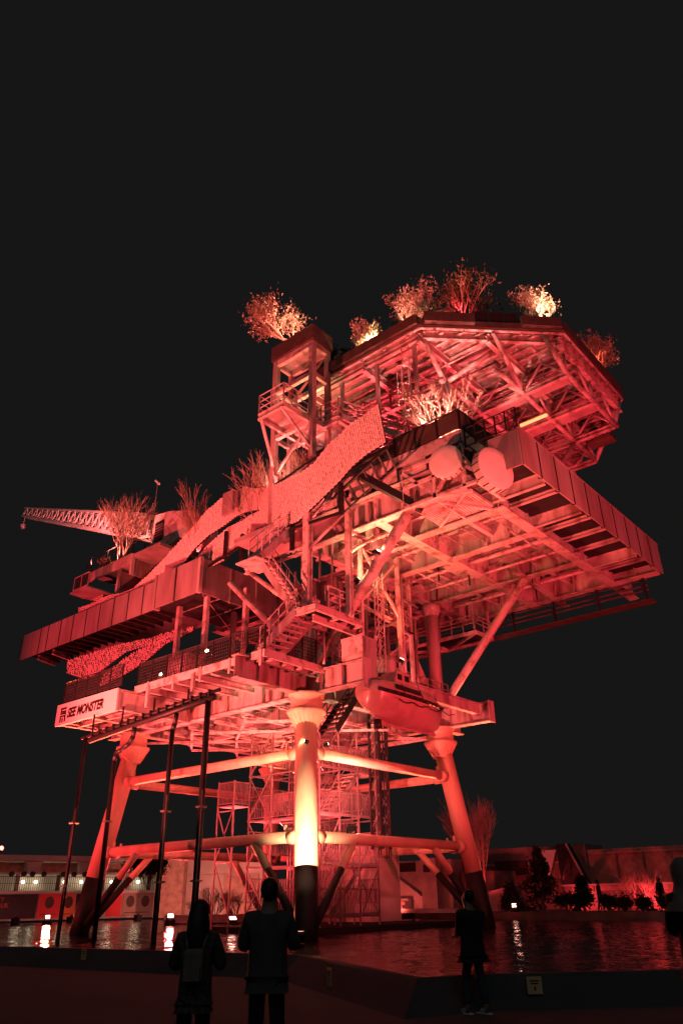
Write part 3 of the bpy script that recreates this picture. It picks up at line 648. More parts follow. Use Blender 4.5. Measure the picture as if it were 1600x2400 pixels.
# ---- pipe manifold with drop pipes
pm = empty('water_pipe_rack', (-4.5, 4.5, 0.4), 'black hanging water pipe manifold with thin drop pipes below the name board', 'pipes')
MB().tube((-4.5, .6, 8.55), (-4.5, 8.9, 8.0), .13, n=12).build('manifold', 'black', pm, True)
MB().tube((-4.5, .3, 8.78), (-4.5, 9.6, 8.18), .07, n=10).build('manifold_rail', 'black', pm, True)
for k in range(16):
    y = .8+k*.52; MB().box(-4.62, -4.38, y, y+.09, 8.62-k*.0345-.1, 8.86-k*.0345).build('clamp', 'black', pm)
for y in (2.2, 4.4, 6.6, 8.8): MB().box(-4.53, -4.47, y-.03, y+.03, 8.6-.066*y+.2, 9.12).build('hanger_rod', 'black', pm)
def drop(y, ztop, r=.1, bend=False):
    p = MB()
    if bend: p.path([(-4.5, y-.15, 8.45-.06*y), (-4.5, y-.1, 8.05-.06*y), (-4.5, y+.02, 7.85-.06*y), (-4.5, y+.05, .3)], r, 10)
    else: p.tube((-4.5, y, ztop), (-4.5, y, .3), r, n=10)
    d = p.build('drop_pipe', 'black', pm, True)
    for z in (4.6, 2.2):
        MB().box(-4.66, -4.34, y-.13, y+.13, z, z+.06).build('pipe_clamp', 'steel', d)
    MB().tube((-4.58, y-.1, 5.2), (-4.58, y-.1, .3), .025, n=6).build('drain_line', 'steel', d, True)
drop(9.25, 8.3, .085); drop(3.0, 0, .1, True); drop(.95, 8.7, .12)
p = MB().path([(-4.5, 5.6, 8.1), (-4.5, 5.65, 7.75), (-4.5, 5.85, 7.5), (-4.5, 6.35, 7.3), (-4.5, 6.75, 7.2), (-4.5, 6.8, 6.9), (-4.5, 6.72, .3)], .1, 10)
d = p.build('drop_pipe', 'black', pm, True); MB().box(-4.66, -4.34, 6.65, 6.9, 4.5, 4.56).build('pipe_clamp', 'steel', d)

# ---- lifeboat
lb = empty('lifeboat', (2.4, -3.2, 7.9), 'enclosed lifeboat with rubber fender hanging beside the right leg', 'lifeboat')
def section(t, zz):   # half-beam
    return 0
st = []
N = 13
for i in range(N):
    t = i/(N-1); x = .05+4.85*t
    e = math.sin(math.pi*min(1, (t*.9+.12)))**.45 if t < .97 else .55
    hb = .92*e*(1 if t < .85 else 1-.35*(t-.85)/.15); keel = 7.82+.45*(1-t*3)**2*(t < .333) + .25*max(0, (t-.8)/.2)**2
    gun = 8.82+.12*(2*t-1)**2
    st.append((x, hb, keel, gun))
hull = MB(); can = MB(); prof = [(0, 0), (.28, .10), (.6, .32), (.86, .66), (1, 1)]
rows = [[V(x, -3.2+s_*hb*a, kz+(g-kz)*b) for s_, (a, b) in [(-1, q) for q in reversed(prof)]+[(1, q) for q in prof[1:]]] for x, hb, kz, g in st]
def loft(mb, rows):
    n = len(rows[0])
    mb.add([p for r_ in rows for p in r_], [(i*n+j, i*n+j+1, (i+1)*n+j+1, (i+1)*n+j) for i in range(len(rows)-1) for j in range(n-1)] + [tuple(range(n-1, -1, -1)), tuple((len(rows)-1)*n+j for j in range(n))])
loft(hull, rows); hull.build('hull', 'boat', lb, True)
cp = [(1, 0), (.97, .35), (.8, .85), (.45, 1), (0, 1.02)]
rows = [[V(x, -3.2+s_*hb*a, g+b*(.62-.3*abs(2*i/(N-1)-.9)**3)) for s_, (a, b) in [(-1, q) for q in cp]+[(1, q) for q in reversed(cp[:-1])]] for i, (x, hb, kz, g) in enumerate(st)]
loft(can, rows); can.build('canopy', 'boat', lb, True)
for s_ in (-1, 1): MB().path([(x, -3.2+s_*(hb+.03), g) for x, hb, kz, g in st], .085, 8).build('fender', 'black', lb, True)
MB().slab([(1.35, -3.62, 9.30), (2.75, -3.62, 9.30), (2.45, -3.62, 9.98), (1.6, -3.62, 9.98)], (0, .84, 0)).build('wheelhouse', 'boat', lb)
MB().slab([(.5, -3.24, 8.05), (4.6, -3.24, 7.98), (4.75, -3.24, 7.80), (.9, -3.24, 7.74)], (0, .08, 0)).build('keel', 'boat', lb)
for x in (.9, 1.9, 2.9, 3.9): MB().tube((x, -4.16, 8.62), (x+.5, -4.17, 8.5), .018, n=5).build('grab_line', 'black', lb); MB().tube((x+.5, -4.17, 8.5), (x+1.0, -4.16, 8.62), .018, n=5).build('grab_line', 'black', lb)
for x, y in ((3.3, -3.55), (.75, -3.45)): MB().box(x, x+.5, y, y+.5, 9.25, 9.5).build('hatch', 'paint2', lb)
for x in (1.35, 2.6, 3.6): MB().slab([(x, -4.13, 8.9), (x+.03, -4.13, 8.9), (x+.03, -3.98, 9.3), (x, -3.98, 9.3)], (0, -.02, 0)).build('canopy_seam', 'black', lb)
for x in (1.6, 2.1): MB().box(x, x+.3, -3.64, -3.622, 9.62, 9.86).build('wheelhouse_window', 'black', lb)
MB().slab([(.9, -4.07, 9.02), (2.5, -4.12, 8.98), (2.5, -4.03, 9.2), (.9, -4.0, 9.24)], (0, -.03, .0)).build('window_strip', 'black', lb)
MB().tube((.7, -3.2, 7.9), (.7, -3.2, 7.55), .16, n=12).build('propeller_housing', 'black', lb, True)
for x in (1.0, 3.9): MB().tube((x, -3.2, 9.3), (x, -3.0, 10.0), .03, n=6).build('fall_wire', 'steel', lb)
MB().tube((.8, -3.25, 9.6), (4.4, -3.25, 9.5), .025, n=6).build('grab_rail', 'paint2', lb)

# ---- crane
cr = empty('deck_crane', (3.2, 14.4, 20.6), 'red lattice-boom pedestal crane with cab pointing left over the deck', 'crane')
MB().slab([(2.0, 15.5, 21.55), (2.0, 14.1, 21.2), (2.0, 11.7, 21.7), (2.0, 11.7, 23.0), (2.0, 14.0, 23.75), (2.0, 15.5, 23.95)], (2.2, 0, 0)).build('cab', 'paint2', cr)
MB().box(1.97, 1.997, 14.4, 15.3, 21.9, 23.3).build('cab_window', 'black', cr)
for k in range(6): MB().box(1.95, 1.968, 14.45, 15.25, 22.1+k*.18, 22.14+k*.18).build('louvre', 'panel', cr)
MB().tube((3.2, 13.4, 17.3), (3.2, 13.4, 21.3), .7, n=20).build('pedestal', 'paint', cr, True)
boom = MB(); A0, A1 = V(3, 15.6, 23.3), V(3, 36.2, 31.7); dd = (A1-A0).normalized(); nn = V(0, -dd.z, dd.y)
def bp(t, i, j):
    wd = .55*(1-t)+.25*t; hd = (.8 if t > .06 else .4+.4*t/.06)*(1-.55*max(0, t-.1)/.9)
    return lerp(A0, A1, t)+V(i*wd, 0, 0)+nn*(j*hd)
nb = 22
for i in (-1, 1):
    for j in (-1, 1):
        for k in range(nb): boom.bar(bp(k/nb, i, j), bp((k+1)/nb, i, j), .14)
for k in range(nb):
    for i in (-1, 1):
        boom.bar(bp(k/nb, i, -1), bp((k+.5)/nb, i, 1), .09); boom.bar(bp((k+.5)/nb, i, 1), bp((k+1)/nb, i, -1), .09)
    for j in (-1, 1): boom.bar(bp(k/nb, -1, j), bp((k+1)/nb, 1, j), .05); boom.bar(bp(k/nb, -1, j), bp(k/nb, 1, j), .05)
boom.build('boom', 'white', cr)
hk = MB().tube(A1+V(0, .1, -.1), A1+V(0, .2, -1.0), .03, n=6); hk.ball(A1+V(0, .2, -1.2), .22, .22, .28)
hk.build('hook_block', 'paint', cr, True)
cw = MB()
for dx in (-.3, .3): cw.tube(V(3+dx, 15.5, 24.2), A1+V(dx*.5, -1, .3), .025, n=5)
cw.build('pendant_line', 'steel', cr)
MB().tube((2.4, 16.2, 20.6), (2.4, 16.2, 26.9), .03, n=6).build('mast', 'steel', cr); MB().bar((2.4, 16.05, 26.7), (2.4, 16.45, 27.1), .14).build('mast_lamp', 'white', cr)
# crane deck
CDk = MB().box(.4, 5.5, 12.3, 19.6, 20.3, 20.5).build('crane_deck', 'panel', rig)
MB().box(.33, .398, 15.0, 19.6, 19.9, 20.56).build('edge_beam', 'paint', CDk); MB().box(.4, 5.5, 15.02, 15.08, 19.2, 20.295).build('deck_web', 'paint', CDk)
MB().box(.36, .56, 14.9, 15.1, 19.2, 20.55).build('deck_post', 'paint', CDk); MB().box(.8, 1.0, 16.9, 17.1, 18.6, 20.3).build('deck_post', 'paint', CDk)
MB().box(.9, 5.4, 17.0, 17.1, 18.5, 20.2).build('deck_web', 'panel', CDk); MB().box(1.1, 5.0, 16, 19.5, 17.3, 18.4).build('machinery_box', 'panel', CDk)
railing([(.36, 19.6, 20.55), (.36, 15.0, 20.55), (4.5, 15.0, 20.55)], 1.05, rig, spacing=.9, rails=(.1, 1.0), infill=False)
railing([(-.9, 19.0, 18.7), (-.9, 17.4, 18.7)], .95, rig, 'paint', spacing=.8, rails=(.1, 1.0), infill=True, pr=.03); MB().box(-1.0, 1.0, 17.3, 19.2, 18.6, 18.68).build('side_platform', 'panel', rig)

# ---- the band of hanging scales
def bandpt(pts, t):
    L = [0]
    for a, b in zip(pts, pts[1:]): L.append(L[-1]+(Vector(b)-Vector(a)).length)
    s_ = t*L[-1]
    for k in range(len(pts)-1):
        if s_ <= L[k+1] or k == len(pts)-2:
            q = (s_-L[k])/max(1e-6, L[k+1]-L[k]); return lerp(pts[k], pts[k+1], q)
bandroot = empty('scale_band', (-1, 5, 13.2), 'broad wavy band of small pale hanging scales sweeping down across the platform', 'cladding')
rs = random.Random(3)
def band(tops, bots, tilt=0.0, pitch=.122, mottled=.35, hole=None):
    LT_ = sum((Vector(b)-Vector(a)).length for a, b in zip(tops, tops[1:]))
    n = int(LT_/pitch); mb = MB(); bk = MB(); prev = None
    for k in range(n):
        t0, t1 = k/n, (k+1)/n
        a0, a1, b0, b1 = bandpt(tops, t0), bandpt(tops, t1), bandpt(bots, t0), bandpt(bots, t1)
        H = ((a0-b0).length+(a1-b1).length)/2; m_ = max(1, int(H/pitch))
        jz = (k % 2)*.5
        for j in range(m_):
            s0, s1 = (j+jz*.6+.02)/(m_+.3), (j+jz*.6+.90)/(m_+.3)
            c = lerp(lerp(a0, b0, (s0+s1)/2), lerp(a1, b1, (s0+s1)/2), .5)
            q = [lerp(a0, b0, s0), lerp(a1, b1, s0), lerp(a1, b1, s1), lerp(a0, b0, s1)]
            q = [lerp(c, p_, .87) for p_ in q]
            kx = -.035+rs.uniform(-1, 1)*.02*mottled*3; out = V(-1, -.15, 0)
            q[0] = q[0]-out*kx; q[1] = q[1]-out*(kx+rs.uniform(-.01, .01))
            mb.add(q, [(0, 1, 2, 3)])
        bk.add([a0+V(.07, .01, 0), a1+V(.07, .01, 0), b1+V(.07, .01, 0), b0+V(.07, .01, 0)], [(0, 1, 2, 3)])
    o = mb.build('scale', 'scale', bandroot); o['kind'] = 'stuff'
    bk.build('backing_net', 'grate', bandroot)
top = [[-2.0, -5.95, 20.38], [-2.0, -4.39, 20.08], [-2.0, -3.69, 19.79], [-2.0, -3.16, 19.63], [-2.0, -2.21, 18.96], [-1.95, -1.24, 18.8], [-1.34, 1.11, 19.32], [-0.6, 3.0, 20.2]]
bot = [[-2.0, -6.25, 18.31], [-2.0, -5.2, 18.14], [-2.0, -4.47, 17.89], [-2.0, -3.65, 17.39], [-2.0, -2.94, 17.07], [-1.96, -1.29, 16.37], [-1.69, 0.01, 16.56], [-0.98, 2.06, 17.21]]
band(top, bot)
band([[-0.6, 3.0, 20.2], [-0.16, 4.19, 20.93], [0.3, 5.87, 21.51], [0.4, 6.97, 21.5], [0.4, 8.27, 21.1], [0.4, 9.14, 20.59], [0.4, 10.46, 19.91], [0.4, 11.88, 19.19], [0.4, 13.13, 18.63], [0.4, 14.46, 18.16], [0.4, 15.62, 18.17], [0.4, 16.76, 18.36], [0.4, 17.92, 18.43]],
     [[-.76, 2.5, 18.75], [-.2, 4.2, 19.4], [0.2, 5.42, 19.7], [0.38, 6.46, 19.63], [0.4, 7.84, 19.44], [0.4, 9.02, 18.98], [0.4, 9.8, 18.38], [0.4, 10.81, 18.0], [0.4, 12.05, 17.22], [0.4, 14, 17.3], [0.4, 16.51, 17.5], [0.4, 18.2, 17.6]])
band([[-.77, 2.48, 18.7], [-0.4, 3.6, 19.0], [-0.03, 4.56, 19.14], [0.34, 6.16, 19.41], [0.4, 7.72, 18.94], [0.4, 8.6, 18.5], [0.4, 9.9, 18.08]],
     [[-0.97, 2.1, 17.25], [-0.31, 3.77, 17.88], [0.07, 4.91, 17.82], [0.37, 6.38, 17.5], [0.4, 7.94, 17.4], [0.4, 9.71, 17.6]])
band([[.4, 17.7, 18.6], [.4, 18.9, 19.1], [.4, 20.4, 19.6]], [[.4, 17.7, 18.0], [.4, 18.9, 18.5], [.4, 20.3, 19.0]])
band([[.42, 18.0, 18.3], [.42, 20.4, 18.4]], [[.42, 18.2, 17.6], [.42, 20.3, 17.85]])
band([[.9, 9.11, 14.66], [.9, 10.58, 14.85], [.9, 13.0, 14.9], [.9, 15.72, 15.15], [.9, 17.66, 15.22], [.9, 21.6, 15.3]],
     [[.9, 9.2, 14.5], [.9, 11.2, 14.5], [.9, 13.0, 14.45], [.9, 15.2, 14.5], [.9, 17.35, 13.9], [.9, 19.15, 13.6], [.9, 21.4, 14.4]], mottled=1.3)
band([[.93, 9.2, 14.6], [.93, 11.6, 14.62], [.93, 13.4, 14.5], [.93, 14.8, 14.3], [.93, 17.3, 13.6]],
     [[.93, 9.2, 14.4], [.93, 11.5, 14.2], [.93, 13.4, 13.5], [.93, 15.4, 13.1], [.93, 17.5, 12.9]], mottled=1.3)
# red plate that pierces the band
MB().box(-.55, -.35, 4.9, 5.7, 19.6, 20.9).build('cover_plate', 'panel', bandroot)

# ------------------------------------------------------------------ floodlights (each fixture carries its own lamp)
RED = (1, 0.050, 0.066); AMB = (1, 0.15, 0.07); HOT = (1, 0.42, 0.20); PINK = (1, 0.13, 0.12)
def floodlight(pos, target, power, col, ang, label, size=.34, blend=.6, stand=True, lens='lamp_red', rad=.18, name='floodlight', group=None):
    pos, target = Vector(pos), Vector(target); n = (target-pos).normalized(); a = n.cross(UPZ).normalized(); b = a.cross(n)
    e = empty(name, pos-V(0, 0, size*.7), label, 'floodlight', group); h = size/2
    c = [pos+a*(i*h)+b*(j*h*.75) for i, j in ((-1, -1), (1, -1), (1, 1), (-1, 1))]
    MB().slab([p-n*.14 for p in c], n*.13).build('housing', 'black', e)
    MB().slab([lerp(pos, p, .86) for p in c], n*.012).build('lens', lens, e)
    k = MB()
    for i in (-1, 1): k.bar(pos+a*(i*(h+.02))-n*.05, pos+a*(i*(h+.02))-n*.05-V(0, 0, size*.62), .025, .05)
    k.bar(pos-a*(h+.03)-n*.05-V(0, 0, size*.63), pos+a*(h+.03)-n*.05-V(0, 0, size*.63), .05, .025); k.build('yoke', 'black', e)
    if stand: MB().box(pos.x-.22, pos.x+.22, pos.y-.22, pos.y+.22, .3, pos.z-size*.62).build('plinth', 'blackpaint', e)
    l = bpy.data.lights.new(name+'_lamp', 'SPOT'); l.energy = power*1000; l.color = col; l.spot_size = R(ang); l.spot_blend = blend; l.shadow_soft_size = rad
    o = bpy.data.objects.new('lamp', l); COL.objects.link(o); o.parent = e; o.location = pos+n*.06-wloc(e); o.rotation_euler = n.to_track_quat('-Z', 'Y').to_euler()
    return e
# unseen floodlights added on the camera-side shore, outside the frame
floodlight((-20, 23, .75), (1, 13, 14), 38, RED, 66, 'added floodlight outside the frame at the left pool edge aimed at the deck fronts')
floodlight((-14.5, 5, .75), (-1, 3, 18), 41, (1, .12, .096), 75, 'added floodlight outside the frame on the near left pool edge aimed at the upper decks')
floodlight((-3.5, -22.6, .75), (4, -6, 16), 18, RED, 92, 'added floodlight outside the frame on the near right pool edge aimed at the helideck')
floodlight((6, -27, .75), (9, -6, 18), 12, RED, 75, 'added floodlight outside the frame on the right pool edge aimed at the cantilevered tray')
floodlight((-8.6, -20.8, .75), (-.5, -8.5, 16.5), 16, (1, .15, .11), 40, 'added floodlight outside the frame at the near right pool corner aimed at the dishes')  # added to brighten the two drum antennas
# seen in the photograph
floodlight((7.6, 31, .8), (0, 13, 5.5), 26, AMB, 42, 'small white-hot floodlight in the water in front of the red poster', .3)
floodlight((8.9, 19.4, .85), (3, 9, 10), 8, RED, 90, 'bright floodlight in the water left of the woman', .36)
floodlight((4.8, 9.3, .85), (3, 5, 9), 8, PINK, 110, 'bright floodlight in the water between the woman and the man', .36)
floodlight((24.0, 4.6, 1.1), (10.6, -.4, 6), 26, AMB, 40, 'bright floodlight on the far right shore beside the conifer', .3)
floodlight((1.53, -1.05, 4.15), (5, 4, 8.5), 6, PINK, 130, 'round glowing floodlight fixed on the lower right ring brace', .34, stand=False)
# up-lights on the structure
floodlight((-.35, -4.4, 14.55), (-.7, -7.8, 17.2), .55, AMB, 130, 'added clamp light on the near diagonal brace aimed at the dish frame', .2, stand=False, rad=.08)  # added lamp, lights the dish frame and nearby soffit
floodlight((-3.5, -3.0, .62), (-.4, -.4, 4.8), 6.5, (1, .56, .34), 50, 'up-light in the water close before the near leg', .4, blend=1.0)
floodlight((-.65, -.55, 7.25), (-3, 6, 9.5), .06, HOT, 130, 'small clamp light left of the near leg at the upper ring', .16, stand=False, lens='lamp_warm', rad=.05)
floodlight((.45, -.75, 7.25), (6, -2, 9.5), .06, HOT, 130, 'small clamp light right of the near leg at the upper ring', .16, stand=False, lens='lamp_warm', rad=.05)
floodlight((5, 5.5, 7.2), (4.6, 6.2, 9), .8, AMB, 150, 'added work light under the lower deck aimed at its bracing', .3, stand=False)  # added lamp that brightens the plan bracing
floodlight((-.3, -3.2, 13.6), (1.9, -4.2, 17), .9, HOT, 140, 'work light on the stair landing aimed at the deck soffit', .24, stand=False, lens='lamp_warm')
floodlight((6, 3.5, 10.9), (6, 0, 17), 2.0, RED, 150, 'added work light on the lower deck aimed at the main deck soffit', .3, stand=False)  # added lamp for the underside of the main deck
floodlight((3, -2.9, 10.9), (4.5, -5.5, 17), 1.3, AMB, 120, 'added work light above the lifeboat aimed at the girders', .26, stand=False)  # added lamp, warms the girders from below
floodlight((-2.4, 6.8, 10.75), (-.2, 9, 16), .35, RED, 150, 'bright lamp by the left railing of the lower deck, farther from the stair', .14, stand=False, lens='lamp_warm', rad=.05)
floodlight((-2.4, 3.4, 11.2), (-.2, 5, 16), .35, RED, 150, 'bright lamp by the left railing of the lower deck, nearer the stair', .14, stand=False, lens='lamp_warm', rad=.05)
floodlight((3.4, -5.6, 18.8), (6.5, -6, 25.4), 1.5, RED, 150, 'added work light on the garden deck aimed at the helideck soffit', .26, stand=False)  # added lamp for the helideck underside
floodlight((8.5, -8.0, 17.6), (9.5, -8.5, 25.4), 1.5, RED, 150, 'added work light on the main deck aimed at the helideck truss', .26, stand=False)  # another added lamp, brightens the truss
floodlight((2.2, 1.8, 17.6), (.4, 2.0, 22), 1.6, PINK, 150, 'added work light on the main deck behind the portal frame', .2, stand=False)  # added to light the space behind the portal
floodlight((1.7, -2.6, 21.0), (1.5, -4.4, 25.4), 1.6, RED, 150, 'added work light on the upper deck under the helideck edge', .2, stand=False)  # added lamp for the near helideck edge
floodlight((.2, 19.5, 21.0), (2.6, 26, 27.2), 12, (1, .16, .15), 60, 'added work light on the crane deck aimed along the boom', .2, stand=False)  # added to brighten the crane boom
floodlight((-.2, -.4, 23.6), (-.2, 0, 26.9), .22, HOT, 150, 'small warm lamp hanging inside the portal frame', .14, stand=False, lens='lamp_warm', rad=.05)
for l_, p_ in (('round bulb above the lower deck rail, farther from the stair', (-2.6, 6.8, 10.95)), ('round bulb above the lower deck rail, nearer the stair', (-2.6, 3.6, 11.4)), ('round bulb behind the lower deck rail beside the stair foot', (-1.6, -.4, 10.9))):
    e = empty('deck_bulb', p_, l_, 'lamp'); MB().ball(p_, .085, .085, .085).build('globe', 'lamp_warm', e, True); MB().tube(p_, (p_[0], p_[1], 10.3), .02, n=6).build('stem', 'black', e)
def fluoro(p, q, label):
    e = empty('tube_light', p, label, 'light'); MB().bar(p, q, .14, .1).build('diffuser', 'tube_warm', e); MB().bar(Vector(p)+V(0, 0, .09), Vector(q)+V(0, 0, .09), .18, .05).build('tray', 'paint', e)
fluoro((7.55, -7.9, 23.2), (7.55, -9.4, 23.2), 'long warm tube light under the helideck truss')
fluoro((1.8, -9.1, 18.9), (1.8, -9.8, 18.9), 'short warm tube light behind the bars at the tray end')

# ------------------------------------------------------------------ plants
def branches(base, h, spread, seed, lean=(0, 0, 0), stems=6, depth=4, r0=.035, kids=3):
    rn = random.Random(seed); mb = MB(); tips = []
    def grow(p, d, L, r, k):
        q = p+d*L; r = max(r, .011); mid = lerp(p, q, .5)+V(rn.uniform(-1, 1), rn.uniform(-1, 1), rn.uniform(-.5, .5))*L*.07
        mb.tube(p, mid, r, r*.85, n=4, cap=False); mb.tube(mid, q, r*.85, r*.65, n=4, cap=False)
        if k == 0: tips.append(q); return
        for i in range(kids):
            nd = (d+V(rn.uniform(-1, 1), rn.uniform(-1, 1), rn.uniform(-.35, .8))*.62*spread).normalized()
            grow(lerp(mid, q, rn.uniform(.1, 1)) if i else q, nd, L*rn.uniform(.6, .88), r*.7, k-1)
    for s_ in range(stems):
        a = rn.uniform(0, 6.28); d = (V(math.cos(a)*.45*spread, math.sin(a)*.45*spread, 1)+Vector(lean)).normalized()
        grow(Vector(base)+V(math.cos(a), math.sin(a), 0)*.08*spread, d, h*.34, r0, depth)
    return mb, tips
def leaves(tips, per, size, rad, seed, up=.4):
    rn = random.Random(seed); mb = MB()
    for t in tips:
        for _ in range(per):
            c = t+V(rn.gauss(0, rad), rn.gauss(0, rad), rn.gauss(0, rad))
            d = V(rn.uniform(-1, 1), rn.uniform(-1, 1), rn.uniform(-.4, 1)+up).normalized(); s_ = d.cross(V(rn.uniform(-1, 1), rn.uniform(-1, 1), rn.uniform(-1, 1))).normalized()
            L = size*rn.uniform(.6, 1.3)
            mb.add([c-d*L, c+s_*L*.38, c+d*L, c-s_*L*.38], [(0, 1, 2, 3)])
    return mb
def plant(name, base, h, label, cat, seed, spread=1, lean=(0, 0, 0), stems=6, depth=3, kids=3, leaf=None, per=10, size=.07, rad=.12, r0=.036, group=None, pot=None, bm='bark'):
    e = empty(name, base, label, cat, group)
    mb, tips = branches(base, h, spread, seed, lean, stems, depth, r0, kids)
    o = mb.build('trunk', bm, e)
    if leaf: o = leaves(tips, per, size, rad, seed+1).build('crown', leaf, e); o['kind'] = 'stuff'
    if pot: x0, x1, y0, y1, z0, z1 = pot; MB().box(x0, x1, y0, y1, z0, z1).build('planter', 'planter', e)
    return e
def uplight(pos, target, power, col, label, ang=95):  # added spotlights that light the plants from below
    floodlight(pos, target, power, col, ang, label, .13, stand=False, lens='tube_warm', rad=.05, name='added_plant_spot')
plant('pine_tree', (-.6, .35, 27.85), 3.3, 'wind-bent pine tree growing from the planter on the portal frame', 'tree', 11, 1.2, (-.3, .7, .1), 5, 4, 3, 'leafdry', 5, .085, .2, .06)
uplight((-1.2, -.4, 28.1), (-.8, 1.2, 30), 1.3, (1, .3, .2), 'added spotlight under the pine on the portal frame')
plant('leafy_shrub', (.75, -3.3, 25.6), 2.3, 'bright yellow lit shrub on the helideck edge beside the portal frame', 'shrub', 12, .8, (-.1, -.2, 0), 7, 3, 3, 'leafdry', 9, .09, .1)
uplight((.35, -4.2, 26.35), (.8, -3.4, 27.3), 1.3, (1, .5, .28), 'added spotlight under the yellow helideck shrub')
plant('leafy_shrub', (1.0, -1.2, 25.6), 2.4, 'dark shrub on the helideck edge just behind the portal frame', 'shrub', 13, .8, (0, 0, 0), 6, 3, 3, 'leafdark', 12, .1, .14)
plant('leafy_shrub', (.75, -6.3, 25.6), 2.9, 'reddish leafy shrub at the left helideck corner', 'shrub', 14, .75, (-.05, 0, 0), 9, 3, 3, 'leafdry', 7, .08, .16)
uplight((.2, -6.0, 26.35), (.7, -6.3, 27.4), .55, (1, .3, .22), 'added spotlight under the shrub at the left helideck corner')
plant('pine_tree', (2.0, -8.2, 25.6), 3.4, 'dark bushy pine at the helideck corner next to the reddish shrub', 'tree', 15, .8, (0, 0, 0), 7, 3, 3, 'leaf', 9, .1, .24)
uplight((1.3, -8.5, 26.35), (2.0, -8.2, 27.2), .2, RED, 'added spotlight under the dark helideck pine')
plant('leafy_shrub', (4.6, -11.3, 25.6), 2.7, 'brightly lit leafy shrub at the right helideck corner', 'shrub', 16, .8, (0, 0, 0), 9, 3, 3, 'leafdry', 7, .08, .16)
uplight((4.1, -11.6, 26.35), (4.6, -11.3, 27.4), .9, (1, .45, .3), 'added spotlight under the shrub at the right helideck corner')
plant('leafy_shrub', (10.3, -11.4, 25.6), 3.0, 'dim shrub on the far right edge of the helideck', 'shrub', 17, .8, (0, 0, 0), 8, 3, 3, 'leafdry', 9, .085, .13)
uplight((9.5, -11.6, 26.35), (10.3, -11.4, 27.2), .3, AMB, 'added spotlight under the far right helideck shrub')
MB().box(1.75, 2.6, -9.8, -8.2, 25.6, 26.2)
for i, (a, b) in enumerate((((.25, -.2), (.25, -6.9)), ((.3, -7.1), (2.0, -8.8)), ((3.6, -10.4), (5.0, -11.75)), ((5.2, -11.75), (12.0, -11.75)))):
    MB().bar((*a, 25.9), (*b, 25.9), .7 if i in (0, 1, 2) else .5, .55).build('edge_planter', 'planter', HD)
railing([(2.05, -8.85, 25.6), (3.55, -10.35, 25.6)], 1.0, rig, 'black', spacing=.7, pm='grate')
plant('bare_shrub', (.35, -7.6, 18.5), 3.4, 'leafless pale shrub glowing on the garden deck above the dishes', 'shrub', 21, 1.0, (0, 0, 0), 10, 4, 3, r0=.03)
plant('bare_shrub', (1.3, -7.9, 18.5), 1.6, 'low dull red twiggy shrub right of the glowing bare shrub', 'shrub', 31, 1.2, (0, -.3, 0), 8, 4, 3, r0=.018)
uplight((-.1, -7.5, 18.75), (.4, -7.7, 21), 6.0, (1, .3, .24), 'added spotlight under the bare shrub on the garden deck')
MB().box(-1.4, 1.6, .9, 3.6, 17.0, 17.24).build('shrub_deck', 'panel', rig)
plant('bare_shrub', (.0, 2.6, 17.26), 5.0, 'wide leafless shrub spreading behind the portal frame', 'shrub', 22, .9, (0, .2, 0), 9, 4, 3, r0=.035)
plant('bare_shrub', (.2, 1.0, 17.26), 4.4, 'leafless pale shrub inside the portal frame', 'shrub', 32, 1.0, (0, -.1, 0), 9, 4, 3, r0=.03)
uplight((-.8, .6, 18.0), (.2, 1.4, 21), 1.8, (1, .3, .24), 'added spotlight under the shrub inside the portal frame')
plant('bare_shrub', (.95, 17.2, 20.5), 4.6, 'tall leafless red shrub beside the crane boom', 'shrub', 23, .62, (0, .05, 0), 11, 4, 3, r0=.03)
uplight((.6, 17.6, 20.75), (1.0, 17.2, 23), 4.0, (1, .2, .16), 'added spotlight under the shrub beside the crane boom')
plant('leafy_shrub', (.9, 18.8, 20.5), 1.1, 'low pale leafy plant at the end of the crane deck', 'shrub', 24, 1, (0, 0, 0), 8, 2, 3, 'leafdry', 8, .1, .08)
plant('bare_shrub', (1.3, 9.2, 17.26), 5.4, 'slim red shrub rising behind the scale band right of the crane cab', 'shrub', 25, .5, (0, 0, 0), 5, 4, 3, r0=.03)
uplight((.8, 9.2, 19.0), (1.3, 9.2, 22), .5, RED, 'added spotlight behind the scale band')

# ------------------------------------------------------------------ scaffold stair tower and lift block
TW = empty('scaffold_stair_tower', (5, 4.3, .4), 'steel scaffold stair tower rising inside the four legs', 'stair tower')
tx, ty = (3.0, 4.35, 5.7, 7.05), (2.0, 3.5, 5.0, 6.5)
up_me = cached('upright', lambda: MB().box(-.035, .035, -.035, .035, .3, 9.2), 'steel')
for x in tx:
    for y in ty: inst('upright', up_me, (x, y, 0), TW)
for k in range(5):
    z = .9+k*2.0
    for x in tx: inst('ledger', cached('ledger_long', lambda: MB().box(-.03, .03, 0, 4.5, -.03, .03), 'steel'), (x, 2.0, z), TW)
    for y in ty: inst('ledger', cached('ledger_short', lambda: MB().box(0, 4.05, -.03, .03, -.03, .03), 'steel'), (3.0, y, z+.07), TW)
dia_u = cached('diagonal_u', lambda: MB().bar((0, 0, 0), (1.35, 0, 2), .045), 'steel'); dia_v = cached('diagonal_v', lambda: MB().bar((0, 0, 0), (0, 1.5, 2), .045), 'steel')
dia_v2 = cached('diagonal_v_back', lambda: MB().bar((0, 1.5, 0), (0, 0, 2), .045), 'steel')
